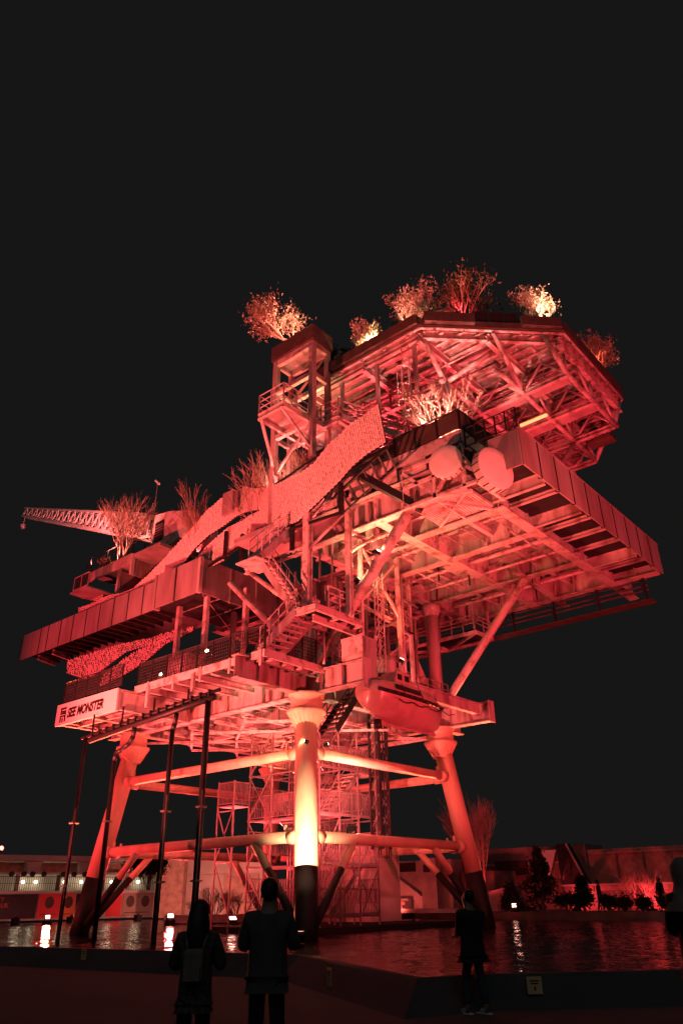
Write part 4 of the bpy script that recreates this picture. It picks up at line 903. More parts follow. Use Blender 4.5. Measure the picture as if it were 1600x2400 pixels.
for k in range(4):
    z = .9+k*2.0
    inst('diagonal', dia_u, (5.7, 1.95, z), TW); inst('diagonal', dia_u, (3.0, 6.55, z), TW); inst('diagonal', dia_v, (2.95, 5.0, z), TW); inst('diagonal', dia_v2, (2.92, 5.0, z), TW)
    inst('diagonal', dia_v, (4.35, 2.0, z), TW); inst('diagonal', dia_v2, (5.7, 3.5, z), TW); inst('diagonal', dia_u, (3.0, 1.95, z), TW); inst('diagonal', dia_v, (7.1, 2.0, z), TW); inst('diagonal', dia_u, (4.35, 1.95, z), TW)
def barpanel(L, n, h=1.05):
    b = MB().box(0, L, -.02, .02, h-.04, h); b.box(0, L, -.02, .02, .06, .1)
    for k in range(n): x = (k+.5)*L/n; b.box(x-.012, x+.012, -.012, .012, .1, h-.04)
    return b
bp15 = cached('bar_panel', lambda: barpanel(1.5, 13), 'steel'); bp135 = cached('bar_panel_short', lambda: barpanel(1.35, 12), 'steel')
for k in range(5):
    z = .95+k*2.0 - (.0 if k else 0)
    lv = MB()
    if k % 2 == 0: inst('platform', cached('platform_a', lambda: MB().box(3.0, 4.35, 2.0, 6.5, -.05, 0), 'panel'), (0, 0, z), TW)
    else: inst('platform', cached('platform_b', lambda: MB().box(5.7, 7.05, 2.0, 6.5, -.05, 0), 'panel'), (0, 0, z), TW)
    for y in (2.0, 3.5, 5.0):
        if k % 2 == 0: inst('bar_panel', bp15, (3.0, y, z), TW, R(90))
        inst('bar_panel', bp15, (7.05, y, z+.4), TW, R(90))
    for x in (3.0, 4.35, 5.7):
        inst('bar_panel', bp135, (x, 2.0, z), TW); 
        inst('bar_panel', bp135, (x, 6.5, z+.5), TW); inst('bar_panel', bp135, (x, 3.5, z+1.0), TW)
    if k < 4:
        x0, x1 = (4.35, 5.7) if k % 2 == 0 else (5.7, 4.35)
        y0 = 2.2 if k % 2 == 0 else 4.2
        st = MB()
        for dy in (0, 1.1): st.bar((x0-(x1-x0)*.4, y0+dy, z), (x1+(x1-x0)*.3, y0+dy, z+2), .05, .22)
        S_ = st.build('stair_flight', 'steel', TW)
        tr = cached('tower_tread', lambda: MB().box(-.13, .13, .03, 1.07, -.04, 0), 'paint2')
        for q in range(9):
            p = lerp((x0-(x1-x0)*.4, y0, z), (x1+(x1-x0)*.3, y0, z+2), (q+.5)/9); inst('tread', tr, p, S_)
        hb = MB()
        for dy in (0, 1.1):
            for t in (.55, 1.0): hb.tube((x0-(x1-x0)*.4, y0+dy, z+t), (x1+(x1-x0)*.3, y0+dy, z+2+t), .02, n=5)
        hb.build('handrail', 'steel', S_)
# outer bay on the left
for x, y in ((2.0, 6.5), (2.0, 7.6), (3.0, 7.6)): inst('upright', cached('upright_outer', lambda: MB().box(-.03, .03, -.03, .03, .3, 6.7), 'steel'), (x, y, 0), TW)
inst('platform', cached('platform_c', lambda: MB().box(2.0, 3.0, 6.5, 7.6, -.05, 0), 'panel'), (0, 0, 5.6), TW)
inst('bar_panel', cached('bar_panel_end', lambda: barpanel(1.1, 12), 'steel'), (2.0, 6.5, 5.6), TW, R(90)); inst('bar_panel', cached('bar_panel_end2', lambda: barpanel(1.0, 11), 'steel'), (2.0, 6.5, 5.6), TW)
for a, b in (((2.0, 6.5, 3.2), (2.0, 7.6, 5.4)), ((2.0, 7.6, 3.2), (2.0, 6.5, 5.4)), ((2.0, 6.5, 1), (2.0, 7.6, 3.1)), ((2.0, 7.6, 5.35), (2.0, 6.5, 5.35)), ((2, 7.6, 3.15), (2, 6.5, 3.15))): MB().bar(a, b, .05).build('diagonal', 'steel', TW)
# hoist mast: slim lattice tower passing the stair tower
hm = empty('hoist_mast', (6.9, 1.3, 3.7), 'slim dark lattice hoist mast hanging at the right side of the stair tower', 'mast')
for x, y in ((6.3, 1.1), (6.9, 1.1), (6.3, 1.7), (6.9, 1.7)): MB().box(x-.05, x+.05, y-.05, y+.05, 3.6, 13.6).build('chord', 'blackpaint', hm)
for k in range(12):
    z = 3.7+k*.8
    for p, q in (((6.3, 1.1, z), (6.9, 1.1, z+.8)), ((6.3, 1.1, z+.8), (6.3, 1.7, z)), ((6.9, 1.1, z), (6.9, 1.7, z+.8))): MB().bar(p, q, .04).build('lacing', 'steel', hm)
for x in (5.9, 6.05, 6.45, 6.62, 6.78): MB().tube((x, 1.0, 3.2), (x, 1.0, 10), .03, n=6).build('cable', 'black', hm)
# thin lattice pole in front of the landing
lp = empty('lattice_pole', (2.0, -2.4, 10.3), 'thin lattice pole rising beside the stair landing', 'pole')
for x, y in ((1.8, -2.6), (2.2, -2.6), (2.0, -2.25)): MB().tube((x, y, 10.2), (x, y, 14.8), .03, n=6).build('chord', 'paint2', lp)
for k in range(11):
    z = 10.3+k*.4
    for p, q in (((1.8, -2.6, z), (2.2, -2.6, z+.4)), ((2.2, -2.6, z), (2.0, -2.25, z+.4)), ((2.0, -2.25, z), (1.8, -2.6, z+.4))): MB().bar(p, q, .025).build('lacing', 'paint2', lp)
bk = empty('lift_block', (11.2, 6.4, .4), 'pale windowless block standing behind the stair tower', 'block')
MB().box(10.1, 12.6, 4.9, 6.6, .3, 4.05).build('wall', 'white', bk)
MB().box(10.05, 10.6, 6.65, 8.6, .3, 3.9).build('wing', 'cream', bk)
MB().prism([(2.5, 1.6), (12.8, 1.6), (12.8, 8.9), (2.5, 8.9)], .32, .56).build('plinth', 'kerb', bk)
# equipment on the lower deck
def vessel(p, r, h, label):
    e = empty('equipment_vessel', p, label, 'tank'); p = Vector(p)
    MB().lathe(p, [(0, 0), (r, 0), (r, h), (r*.8, h+r*.3), (r*.35, h+r*.45), (0, h+r*.48)], 20).build('shell', 'panel', e, True)
    for z in (.25, h*.5, h*.9): MB().lathe(p+V(0, 0, z), [(r, -.03), (r+.04, -.03), (r+.04, .03), (r, .03)], 20).build('band', 'paint', e)
vessel((2.3, 2.2, 10.26), .9, 2.0, 'large red-lit tank on the lower deck behind the stair'); vessel((1.2, 4.2, 10.26), .6, 1.8, 'smaller red-lit tank on the lower deck, left of the large tank')
vessel((4.6, 1.2, 10.26), .45, 1.4, 'slim red-lit tank on the lower deck, right of the large tank')
for i, (x, y, sx, sy, h, l) in enumerate(((-.9, 7.2, 1.2, 1.6, 2.2, 'red-lit machinery cabin on the lower deck behind the left railing'), (.4, 9.8, 1.6, 1.4, 2.0, 'red-lit machinery cabin at the left end of the lower deck'), (6.3, 1.0, 1.6, 1.8, 2.4, 'machinery cabin on the lower deck above the lifeboat'), (3.2, -1.9, .7, .8, 1.1, 'small control cabinet beside the stair landing foot'))):
    e = empty('machinery_cabin', (x+sx/2, y+sy/2, 10.25), l, 'cabin'); MB().box(x, x+sx, y, y+sy, 10.26, 10.26+h).build('body', 'panel', e)
    MB().box(x+.15, x+sx-.15, y-.03, y-.002, 10.5, 10.2+h*.9).build('door', 'paint', e); MB().box(x-.03, x-.002, y+.2, y+sy-.2, 10.5, 10.2+h*.9).build('louvre_panel', 'paint2', e)
rn = random.Random(5)
for k in range(26):
    x, y = rn.uniform(.6, 4.5), rn.uniform(-.6, 1.0); z0 = 10.26; h = rn.uniform(.6, 2.2)
    MB().tube((x, y, z0), (x, y, z0+h), rn.uniform(.03, .08), n=8).build('riser_pipe', rn.choice(('paint2', 'steel', 'black')), LD, True)
for k in range(6):
    z = 11+rn.uniform(0, 1.6); y = rn.uniform(-.4, 1); MB().tube((.6, y, z), (4.6, y, z), rn.uniform(.03, .06), n=8).build('pipe_run', rn.choice(('paint2', 'paint', 'black')), LD, True)

# small-bore pipes, trays and hangers under the main deck and between the decks
rn = random.Random(15)
for k in range(34):
    x, y = rn.uniform(.5, 13), rn.uniform(-8, 1); h = rn.uniform(.3, 1.1)
    MB().box(x-.03, x+.03, y-.03, y+.03, 16.9-h, 16.9).build('hanger', rn.choice(('paint', 'paint2', 'black')), MD)
for k in range(12):
    y = rn.uniform(-8, 1); x0 = rn.uniform(.3, 6); z = rn.uniform(16.05, 16.6)
    MB().tube((x0, y, z), (x0+rn.uniform(2, 6), y, z), rn.uniform(.025, .06), n=6).build('pipe_run', rn.choice(('paint', 'paint2', 'panel')), MD, True)
for k in range(10):
    x, y = rn.uniform(1, 9), rn.uniform(-8, .5); MB().box(x, x+rn.uniform(.3, .9), y, y+rn.uniform(.3, .7), 16.3, rn.uniform(16.5, 16.9)).build('junction_box', rn.choice(('panel', 'paint2')), MD)
for k in range(14):
    x, y = rn.uniform(1.5, 9), rn.uniform(-2.2, 2.5); MB().tube((x, y, 10.3), (x, y, rn.uniform(11.5, 16)), rn.uniform(.03, .09), n=8).build('riser_pipe', rn.choice(('paint', 'paint2', 'panel', 'steel')), LD, True)
for k in range(8):
    y, z = rn.uniform(-2, 2.5), rn.uniform(11, 15.5); x0 = rn.uniform(1, 4); MB().tube((x0, y, z), (x0+rn.uniform(2, 5), y, z), rn.uniform(.03, .08), n=8).build('pipe_run', rn.choice(('paint', 'paint2', 'panel')), LD, True)
for k in range(26):
    a = rn.uniform(.6, 12), rn.uniform(-11, 3); t = abs(a[0]-OC[0])
    if t > 6 or a[1] < -9 and t > 4: continue
    MB().box(a[0]-.25, a[0]+.25, a[1]-.06, a[1]+.06, 25.05, 25.22).build('junction_box', rn.choice(('planter', 'black', 'paint')), HD)
for k in range(9):
    x = rn.uniform(2, 13); MB().tube((x, -9, 24.3), (x, 1, 24.3), rn.uniform(.03, .06), n=6).build('pipe_run', rn.choice(('paint', 'black')), HD, True)

# denser steelwork round the central stair
staircase((1.1, -.7, 7.9), (2.8, -.7, 9.9), (0, .9, 0), 8, rig, m='black', tm='black')
for k, (x, y) in enumerate(((1.0, -2.3), (3.9, -2.2), (3.9, .9), (6.2, -1.2))):
    MB().box(x-.08, x+.08, y-.08, y+.08, 10.3, 16.2).build('deck_post', 'paint2', rig)
for p, q in (((1.0, -2.3, 13.2), (3.9, -2.2, 16)), ((3.9, -2.2, 13.2), (1.0, -2.3, 16)), ((3.9, -2.2, 10.4), (3.9, .9, 13)), ((3.9, .9, 13), (3.9, -2.2, 16)), ((3.9, .9, 10.4), (6.2, -1.2, 13)), ((1.0, -2.3, 13.1), (6.2, -1.2, 13.1)), ((3.9, -2.2, 13.0), (3.9, 2.9, 13.0)), ((0.2, 1.2, 13.4), (6, 1.2, 13.4)), ((0.2, 2.4, 14.6), (8, 2.4, 14.6))):
    MB().bar(p, q, .1).build('frame_brace', rn.choice(('paint', 'paint2')), rig)
MB().box(1.0, 6.2, -1.4, 1.2, 13.15, 13.19).build('service_floor', 'grate', rig)
railing([(1.0, -2.3, 13.2), (6.2, -1.3, 13.2)], .95, rig, 'paint2', spacing=.7, infill=False, rails=(.4, .7, 1), pr=.022)
railing([(.5, -1.0, 10.3), (9.5, -1.0, 10.3)], 1.0, rig, 'paint', spacing=.9, infill=False, rails=(.35, .7, 1), pr=.022)
railing([(2.3, 1.0, 13.2), (6.2, 1.0, 13.2)], .95, rig, 'paint', spacing=.8, infill=False, rails=(.4, .7, 1), pr=.022)
for k in range(44):
    x, y = rn.uniform(-.5, 7), rn.uniform(-2.2, 2.6); z0 = rn.choice((10.3, 13.2, 14.5)); h = rn.uniform(.4, 2.4)
    MB().tube((x, y, z0), (x, y, z0+h), rn.uniform(.02, .06), n=6).build('riser_pipe', rn.choice(('paint', 'paint2', 'black', 'panel')), LD, True)
for k in range(16):
    x, y, z = rn.uniform(.5, 6), rn.uniform(-1.8, 2), rn.choice((10.3, 13.2)); s_ = rn.uniform(.2, .5)
    MB().box(x, x+s_, y, y+s_, z, z+rn.uniform(.4, 1.1)).build('equipment_box', rn.choice(('paint', 'panel', 'black')), LD)
for k in range(20):
    y, z = rn.uniform(-8, 0), rn.uniform(17.4, 20.4); x0 = rn.uniform(1.5, 5)
    MB().tube((x0, y, z), (x0, y+rn.uniform(1, 3), z), rn.uniform(.03, .07), n=6).build('pipe_run', rn.choice(('paint', 'black', 'panel')), UD, True)
# ------------------------------------------------------------------ far shore, left: gallery building with posters
LA, LBp = B(-26.3, 62, 0), B(-13.5, 72, 0)
ld = (LBp-LA); LLEN = ld.length; ld.normalize(); ln = V(ld.y, -ld.x, 0)      # ln points to the viewer
if ln.dot(FW) > 0: ln = -ln
def F(s_, d, z): return LA+ld*s_+ln*d+V(0, 0, z)      # metres along the front, out of it, up
def fbox(mb, s0, s1, d0, d1, z0, z1): return mb.slab([F(s0, d0, z0), F(s1, d0, z0), F(s1, d1, z0), F(s0, d1, z0)], (0, 0, z1-z0))
def sx_(x): return (x/450.0)*LLEN*(1+.135*(x/450.0-1)*-1*0)       # photo column to metres along the front (nearly even)
gb = empty('gallery_building', F(6, 0, .5), 'long pale two-storey gallery building with lit balcony behind the left leg', 'building')
fbox(MB(), -12, 18.2, -4.0, .6, 4.55, 4.94).build('roof_slab', 'cream', gb); fbox(MB(), -12, 18.2, -3.2, -3.0, 2.5, 4.54).build('back_wall', 'cream', gb)
fbox(MB(), -12, 18.2, -3.0, .4, 2.28, 2.48).build('balcony_floor', 'cream', gb); fbox(MB(), -12, 18.2, -.2, 0, .5, 2.27).build('lower_wall', 'concrete', gb)
fbox(MB(), -12, 18.2, .1, .35, 3.62, 3.78).build('front_beam', 'cream', gb)
for s_ in (-8.5, -3.2, 2.1, 6.2, 10.3, 14.5):
    MB().slab([F(s_, .42, 3.8), F(s_+.9, .42, 3.8), F(s_+1.15, .42, 4.5), F(s_-.15, .42, 4.5)], ln*-.5).build('bracket', 'cream', gb)
fbox(MB(), -12, 18.2, -1.2, -1.0, 3.79, 4.5).build('fascia', 'brickwork', gb)
for s_ in (-9, -1.5, 1.5, 4.6, 8.2, 12.2, 16): fbox(MB(), s_, s_+.28, -.1, .12, 2.49, 3.61).build('pillar', 'cream' if int(s_) % 2 else 'wall_dark', gb)
rl = fbox(MB(), -12, 18.2, .34, .38, 3.42, 3.47); fbox(rl, -12, 18.2, .34, .38, 2.98, 3.01); rl = rl.build('balcony_railing', 'black', gb)
bar_me = MB().box(-.014, .014, -.014, .014, 0, .95).mesh('baluster'); bar_me.materials.append(M['black'])
for k in range(130): inst('baluster', bar_me, F(-3.0+k*.16, .36, 2.49), rl)
ORD = 'first second third fourth fifth sixth seventh eighth ninth tenth eleventh twelfth thirteenth'.split()
for i, s_ in enumerate((-.3, 1.0, 1.9, 2.55, 3.4, 4.9, 5.75, 6.6, 7.2, 8.0, 10.9, 11.3, 13.0)):
    e = empty('round_wall_lamp', F(s_, .5, 3.6), None, None); tag(e, 'dark round spotlight on the gallery balcony beam, '+ORD[i]+' from the left', 'wall lamp', 'round spotlights on the gallery beam')
    MB().lathe(F(s_, .55, 3.62), [(0, .12), (.17, .12), (.19, .0), (.19, -.14), (0, -.15)], 16, ln).build('housing', 'black', e, True)
    MB().bar(F(s_, .45, 3.5), F(s_, .45, 3.7), .05).build('bracket', 'black', e)
for i, s_ in enumerate((.5, 2.9, 3.9, 6.2, 7.6, 10.2, 12.6, 15.3)):
    e = empty('balcony_lamp', F(s_, -2.7, 3.1), None, None); tag(e, 'small warm glowing lamp on the gallery balcony wall, '+ORD[i]+' from the left', 'lamp', 'warm lamps on the gallery balcony')
    MB().ball(F(s_, -2.75, 3.15), .13, .13, .13).build('globe', 'lamp_warm', e, True); MB().bar(F(s_, -2.98, 3.15), F(s_, -2.8, 3.15), .06).build('arm', 'black', e)
    l = bpy.data.lights.new('balcony_light', 'POINT'); l.energy = 11; l.color = (1, .78, .5); l.shadow_soft_size = .12; o = bpy.data.objects.new('lamp', l); COL.objects.link(o); o.parent = e; o.location = F(s_, -2.45, 3.15)-wloc(e)
posters = [(-6.5, 3.35, 'poster_dark', 'wide black banner with dim red lettering at the left end of the gallery', None), (3.45, 5.15, 'poster_red', 'red poster with a dark portrait next to the black banner', 1), (5.25, 6.3, 'poster_orange', 'narrow orange poster with a dark oval portrait', 1), (6.35, 7.2, 'poster_dark', 'narrow black poster between the orange poster and the left leg', None),
           (8.9, 10.1, 'poster_red', 'plain red poster right of the left leg', None), (10.2, 12.8, 'poster_grey', 'wide grey brown poster with two portraits', 2), (12.9, 14.1, 'poster_orange', 'orange poster right of the wide grey poster', 1), (14.2, 15.2, 'poster_dark', 'dark poster with a pale arch figure', 1), (15.3, 16.4, 'poster_red', 'bright red poster at the right end of the row', 1)]
for a, b, m_, l, nf in posters:
    e = empty('poster', F((a+b)/2, .05, .7), l, 'poster'); fbox(MB(), a, b, .02, .07, .62, 2.26).build('sheet', m_, e)
    for k in range(nf or 0):
        c = F(a+(b-a)*(k+.5)/nf, .075, 1.68); pm_ = MB(); w_ = min(.36, (b-a)/nf*.32)
        pts = [c+ld*(w_*math.cos(t))+V(0, 0, .42*math.sin(t)) for t in [6.283*i/20 for i in range(20)]]; pm_.slab(pts, ln*.006); pm_.build('portrait', 'poster_face' if m_ != 'poster_dark' else 'poster_grey', e)
        fbox(MB(), a+.2, b-.2, .072, .078, .85, .9).build('caption', 'poster_face', e)
    if m_ == 'poster_dark' and nf is None and a < 0:
        mx = Matrix(((ld.x, 0, ln.x, 0), (ld.y, 0, ln.y, 0), (0, 1, 0, 0), (0, 0, 0, 1)))
        text('CREATIVITY', .42, F(-1.35, .08, 1.78), mx, e, 'letter_dim', off=.012); text('ACROSS THE UK', .42, F(-1.85, .08, 1.38), mx, e, 'letter_dim', off=.012)
for s_, tgt in ((1.2, 1.5), (5.2, 5), (10.5, 11), (14.5, 14.6)): floodlight(F(s_, 2.6, .8), F(tgt, 0, 1.5), .11, (1, .22, .18), 140, 'added kerb wash light before the '+{1.2: 'black banner', 5.2: 'red and orange posters', 10.5: 'wide grey poster', 14.5: 'orange and dark posters'}[s_], .14, lens='lamp_beam')  # wash lights added to brighten the posters
for k, x in enumerate((-.72, .3)):
    e = empty('sky_beam_light', F(.2+x*1.15, -2, 5.0), ('leftmost red roof spotlight of the gallery at the frame edge', 'second red roof spotlight from the left on the gallery')[k], 'floodlight')
    p = F(.2+x*1.15, -2, 5.35); MB().lathe(p, [(0, .12), (.11, .12), (.13, -.2), (0, -.22)], 14, V(.3, -.2, 1)).build('head', 'black', e, True); MB().ball(p+V(.05, -.03, .16), .17, .17, .17).build('lens', 'lamp_beam', e, True); MB().bar(p-V(0, 0, .42), p, .07).build('foot', 'black', e)
# ---- centre back: pale pavilion, planting
pv = empty('pale_pavilion', B(-12, 71, .5), 'pale rendered pavilion wall with a dark funnel-shaped sign behind the stair tower', 'building')
c0, c1 = B(-13.2, 68, 0), B(-6.2, 66, 0); cdv = (c1-c0).normalized()
MB().slab([c0+V(0, 0, .5), c1+V(0, 0, .5), c1+FW*3+V(0, 0, .5), c0+FW*3+V(0, 0, .5)], (0, 0, 4.3)).build('wall', 'cream', pv)
q = c0+cdv*3.6-FW*.05; MB().slab([q+V(0, 0, 3.5)+cdv*.35, q+V(0, 0, 3.5)+cdv*.95, q+V(0, 0, 4.5)+cdv*1.3, q+V(0, 0, 4.5)], FW*-.08).build('funnel_panel', 'brickwork', pv)
q = c0+cdv*3.4-FW*.05; MB().slab([q+V(0, 0, .5), q+cdv*3+V(0, 0, .5), q+cdv*3+V(0, 0, 3.45), q+V(0, 0, 3.45)], FW*-.1).build('recess_panel', 'brickwork', pv)
MB().slab([c0+V(0, 0, 3.46)-FW*.08, c1+V(0, 0, 3.46)-FW*.08, c1+V(0, 0, 3.52)-FW*.08, c0+V(0, 0, 3.52)-FW*.08], FW*-.05).build('string_course', 'concrete', pv)
p = B(-15.2, 66, .5); MB().slab([p, p+RT*2.2, p+RT*2.2+FW*1.5, p+FW*1.5], (0, 0, 4.4)).build('stair_core', 'brickwork', pv)
floodlight(B(-9.5, 58, .95), B(-10.5, 67, 3), 5, (1, .24, .18), 100, 'added shore floodlight aimed at the pale pavilion', .3)  # added to brighten the pavilion wall
for i, (r_, f_, h, l) in enumerate(((-8.6, 55, 2.3, 'red twiggy bush in front of the pavilion, left of the stair tower'), (-7.2, 54, 2.0, 'red twiggy bush in front of the pavilion, touching the stair tower'), (-9.9, 56, 1.6, 'low twiggy bush beside the bright red poster'))):
    plant('bare_shrub', B(r_, f_, .5), h, l, 'shrub', 60+i, 1.1, (0, 0, 0), 9, 3, 3, r0=.03)
pl = empty('garden_planter', B(-8.2, 53.5, .4), 'low pale kerb of the planting bed in front of the pavilion', 'planter')
p = B(-11.5, 53, .4); MB().slab([p, p+RT*5.5, p+RT*5.5+FW*.5, p+FW*.5], (0, 0, .45)).build('kerb', 'concrete', pl); p = p+FW*.5; MB().slab([p, p+RT*5.5, p+RT*5.5+FW*5, p+FW*5], (0, 0, .3)).build('bed', 'wall_dark', pl)
plant('leafy_shrub', B(-14.4, 60, 2.6), 2.2, 'dark leafy tree top over the gallery end', 'tree', 66, 1.0, (0, 0, 0), 8, 3, 3, 'leafdark', 12, .14, .25)
# ---- right back: lit walls between right leg and lift block
wb = empty('terrace_building', (25.5, 12.5, .7), 'red-lit terrace building with small square window and sloping stair wall', 'building')
MB().box(26, 30, 10.4, 19, .7, 4.0).build('wall', 'concrete', wb); MB().box(25.9, 25.998, 11.6, 12.3, 3.2, 3.8).build('window', 'black', wb)
MB().slab([(25.6, 14.6, .7), (25.6, 12.6, .7), (25.6, 12.6, 1.6), (25.6, 14.6, 2.8)], (.3, 0, 0)).build('sloping_wall', 'white', wb)
MB().box(25.3, 25.95, 11.2, 12.5, .7, 4.1).build('pier', 'concrete', wb); MB().box(25.2, 25.298, 11.7, 12.2, 3.2, 3.7).build('pier_window', 'black', wb); MB().box(25.9, 25.99, 13.4, 15.2, 3.3, 3.9).build('dark_panel', 'black', wb)
MB().box(23.2, 23.6, 8.5, 14.5, .7, .95).build('kerb_seat', 'white', wb)
for k in range(4): MB().box(23.8+k*.35, 24.14+k*.35, 13.4, 16, .72, .95+k*.2).build('step', 'white', wb)
MB().box(27, 30, 7.6, 10.3, .7, 3.2).build('low_wing', 'wall_dark', wb)
floodlight((22.7, 13.2, .95), (26, 12.5, 2.2), .22, (1, .10, .08), 140, 'added shore floodlight aimed at the terrace building', .16, lens='lamp_beam')  # added lamp for the terrace building front
MB().slab([(25.5, 7.2, .75), (25.5, 4.9, .75), (25.5, 4.9, 2.35), (25.5, 7.2, 1.9)], (.3, 0, 0)).build('red_screen', 'concrete', wb)
# ---- right back: long wall with raking edge and terrace
hwall = empty('lido_wall', (33, 0, .7), 'long dark red wall block with a raking buttress along the right shore', 'building')
MB().box(33, 36, 3.4, 14, .7, 4.9).build('high_block', 'wall_dark', hwall); MB().box(33.2, 36, -40, 3.38, .7, 4.5).build('long_block', 'brickwork', hwall)
MB().box(32.9, 32.99, 5.0, 14, 3.7, 3.85).build('string_course', 'concrete', hwall); MB().box(33.05, 33.19, -40, 3.3, 4.2, 4.3).build('string_course', 'concrete', hwall)
MB().slab([(32.2, 5.2, .7), (32.2, 2.6, .7), (32.2, 4.5, 4.95), (32.2, 5.2, 4.95)], (.78, 0, 0)).build('raking_buttress', 'black', hwall)
MB().bar((32.15, 2.6, .9), (32.15, 4.45, 4.95), .12).build('buttress_edge', 'concrete', hwall)
MB().slab([(32.6, 6.9, 4.6), (32.6, 5.5, 4.6), (32.6, 6.2, 2.9), (32.6, 6.5, 2.9)], (.2, 0, 0)).build('tapered_panel', 'white', hwall)
MB().box(32.5, 32.8, 8.0, 10.6, 3.0, 4.0).build('dark_panel', 'black', hwall)
for k in range(9): MB().box(33.12, 33.199, -14+k*1.9, -13.85+k*1.9, .75, 4.19).build('pilaster', 'wall_dark', hwall)
tw_ = empty('terrace_wall', (28, -4, .7), 'low red-lit stone terrace wall along the right shore', 'wall')
MB().box(27.85, 28.2, -16, 3.1, 2.12, 2.24).build('coping', 'concrete', tw_)
rn = random.Random(9)
for row in range(5):
    y = 3.0-(row % 2)*.3
    while y > -7.5:
        L = rn.uniform(.35, .75); d = rn.uniform(-.07, .04)
        MB().box(28.0+d, 28.4, y-L+.025, y, .72+row*.28, .72+row*.28+.26).build('stone', rn.choice(('brickwork', 'concrete', 'wall_dark')), tw_); y -= L
MB().box(28.1, 29, -16, 3.0, .7, 2.11).build('core', 'wall_dark', tw_)
floodlight((26.2, -3.2, .95), (28, -2.4, 1.6), .4, RED, 150, 'added shore floodlight by the glowing bush on the right', .16, lens='lamp_beam')  # added lamp, makes the bush and terrace wall glow
floodlight((26.4, 1.6, .95), (28.2, 1.2, 1.8), .3, RED, 150, 'added shore floodlight between the large and the small conifer', .16, lens='lamp_beam')  # added lamp for the left part of the terrace wall
floodlight((29.6, -1.5, 2.3), (33.2, -2.5, 3.2), .10, RED, 150, 'added floodlight behind the terrace wall aimed at the long wall', .16, lens='lamp_beam')  # added lamp, lifts the long wall out of the dark
floodlight((29.6, 6.4, .95), (32.6, 6.2, 3.6), .3, RED, 120, 'added floodlight behind the large conifer aimed at the tapered panel', .16, lens='lamp_beam')  # added so the tapered panel shows bright
floodlight((23.4, 6.4, .95), (24.9, 7.3, 4.5), .5, RED, 100, 'added floodlight at the foot of the tall leafless tree', .16, lens='lamp_beam')  # added to light the tree from its foot
plant('bare_shrub', (27.2, -2.3, .75), 2.3, 'glowing red leafless bush before the terrace wall at the right', 'shrub', 71, 1.0, (0, 0, 0), 9, 4, 3, r0=.03)
plant('bare_tree', (24.7, 7.4, .75), 6.6, 'tall red leafless tree beside the right leg', 'tree', 72, .42, (0, 0, 0), 7, 4, 3, r0=.05)
def conifer(base, h, w_, label, seed):
    e = empty('conifer_tree', base, label, 'tree'); base = Vector(base); rn = random.Random(seed)
    MB().tube(base, base+V(0, 0, h*.95), .1, .02, n=8).build('trunk', 'bark', e, True)
    tips = []
    for k in range(230):
        t = rn.random()**.8; a = rn.uniform(0, 6.28); r_ = w_*(1-t)*(.35+.65*rn.random())*(.8+.3*math.sin(t*19)); tips.append(base+V(math.cos(a)*r_, math.sin(a)*r_, .25+h*t*.95-.12*r_))
    o = leaves(tips, 16, .12, .13, seed, .1).build('crown', 'leafdark', e); o['kind'] = 'stuff'
conifer((25.0, 3.1, .75), 3.4, 1.9, 'large dark conifer on the far right shore beside the floodlight', 81)
conifer((25.2, .5, .75), 1.5, .7, 'small dark conical conifer before the terrace wall', 82); conifer((24.6, 5.1, .75), 1.2, .8, 'low dark conifer just left of the large conifer', 83)
rn = random.Random(4)
for i, (x, y, h) in enumerate(((25.0, -1.1, .9), (25.2, -2.0, .8), (24.8, -4.6, .9), (25.0, -3.2, .7), (25.2, 1.6, 1.1))):
    plant('leafy_shrub', (x, y, .75), h, ('dark low shrub right of the walking figure', 'second dark low shrub right of the walking figure', 'dark low shrub behind the standing far figure', 'dark low shrub in front of the glowing red bush', 'dark low shrub at the right foot of the large conifer')[i], 'shrub', 90+i, 1.2, (0, 0, 0), 8, 2, 3, 'leafdark', 12, .1, .14)
plant('bare_shrub', (28.0, 8.0, .75), 2.6, 'pale reed-like shrub behind the red screen', 'shrub', 97, .5, (0, 0, 0), 14, 3, 3, r0=.03); plant('bare_shrub', (28.4, 4.0, .75), 2.8, 'thin red twigs behind the large conifer', 'shrub', 98, .5, (0, 0, 0), 6, 3, 3, r0=.03)

# ------------------------------------------------------------------ warning plates on the pool wall
def plate(c, n, w_, h, label):
    c, n = Vector(c), Vector(n).normalized(); a = UPZ.cross(n).normalized()
    e = empty('warning_plate', c, label, 'sign'); r_ = lambda x0, x1, z0, z1, d: [c+a*x0*w_+V(0, 0, z0*h)+n*d, c+a*x1*w_+V(0, 0, z0*h)+n*d, c+a*x1*w_+V(0, 0, z1*h)+n*d, c+a*x0*w_+V(0, 0, z1*h)+n*d]
    MB().slab(r_(-.5, .5, 0, 1, 0), n*.012).build('plate', 'sign_yellow', e)
    for x0, x1, z0, z1 in ((-.32, .32, .72, .80), (-.25, .25, .56, .64), (-.06, .06, .2, .42)): MB().slab(r_(x0, x1, z0, z1, .0125), n*.003).build('mark', 'letter', e)
BK_ = -FW
plate((-9.72, -.85, .22), (-.99, .1, 0), .26, .26, 'small yellow warning plate on the pool wall before the left leg'); plate((-10.6, -10.6, .14), (-.87, .49, 0), .24, .3, 'small yellow warning plate on the pool wall, middle one')
plate((-10.3, -14.75, .2), (-.73, -.69, 0), .24, .24, 'small yellow warning plate on the pool wall right of the standing figure in jeans')

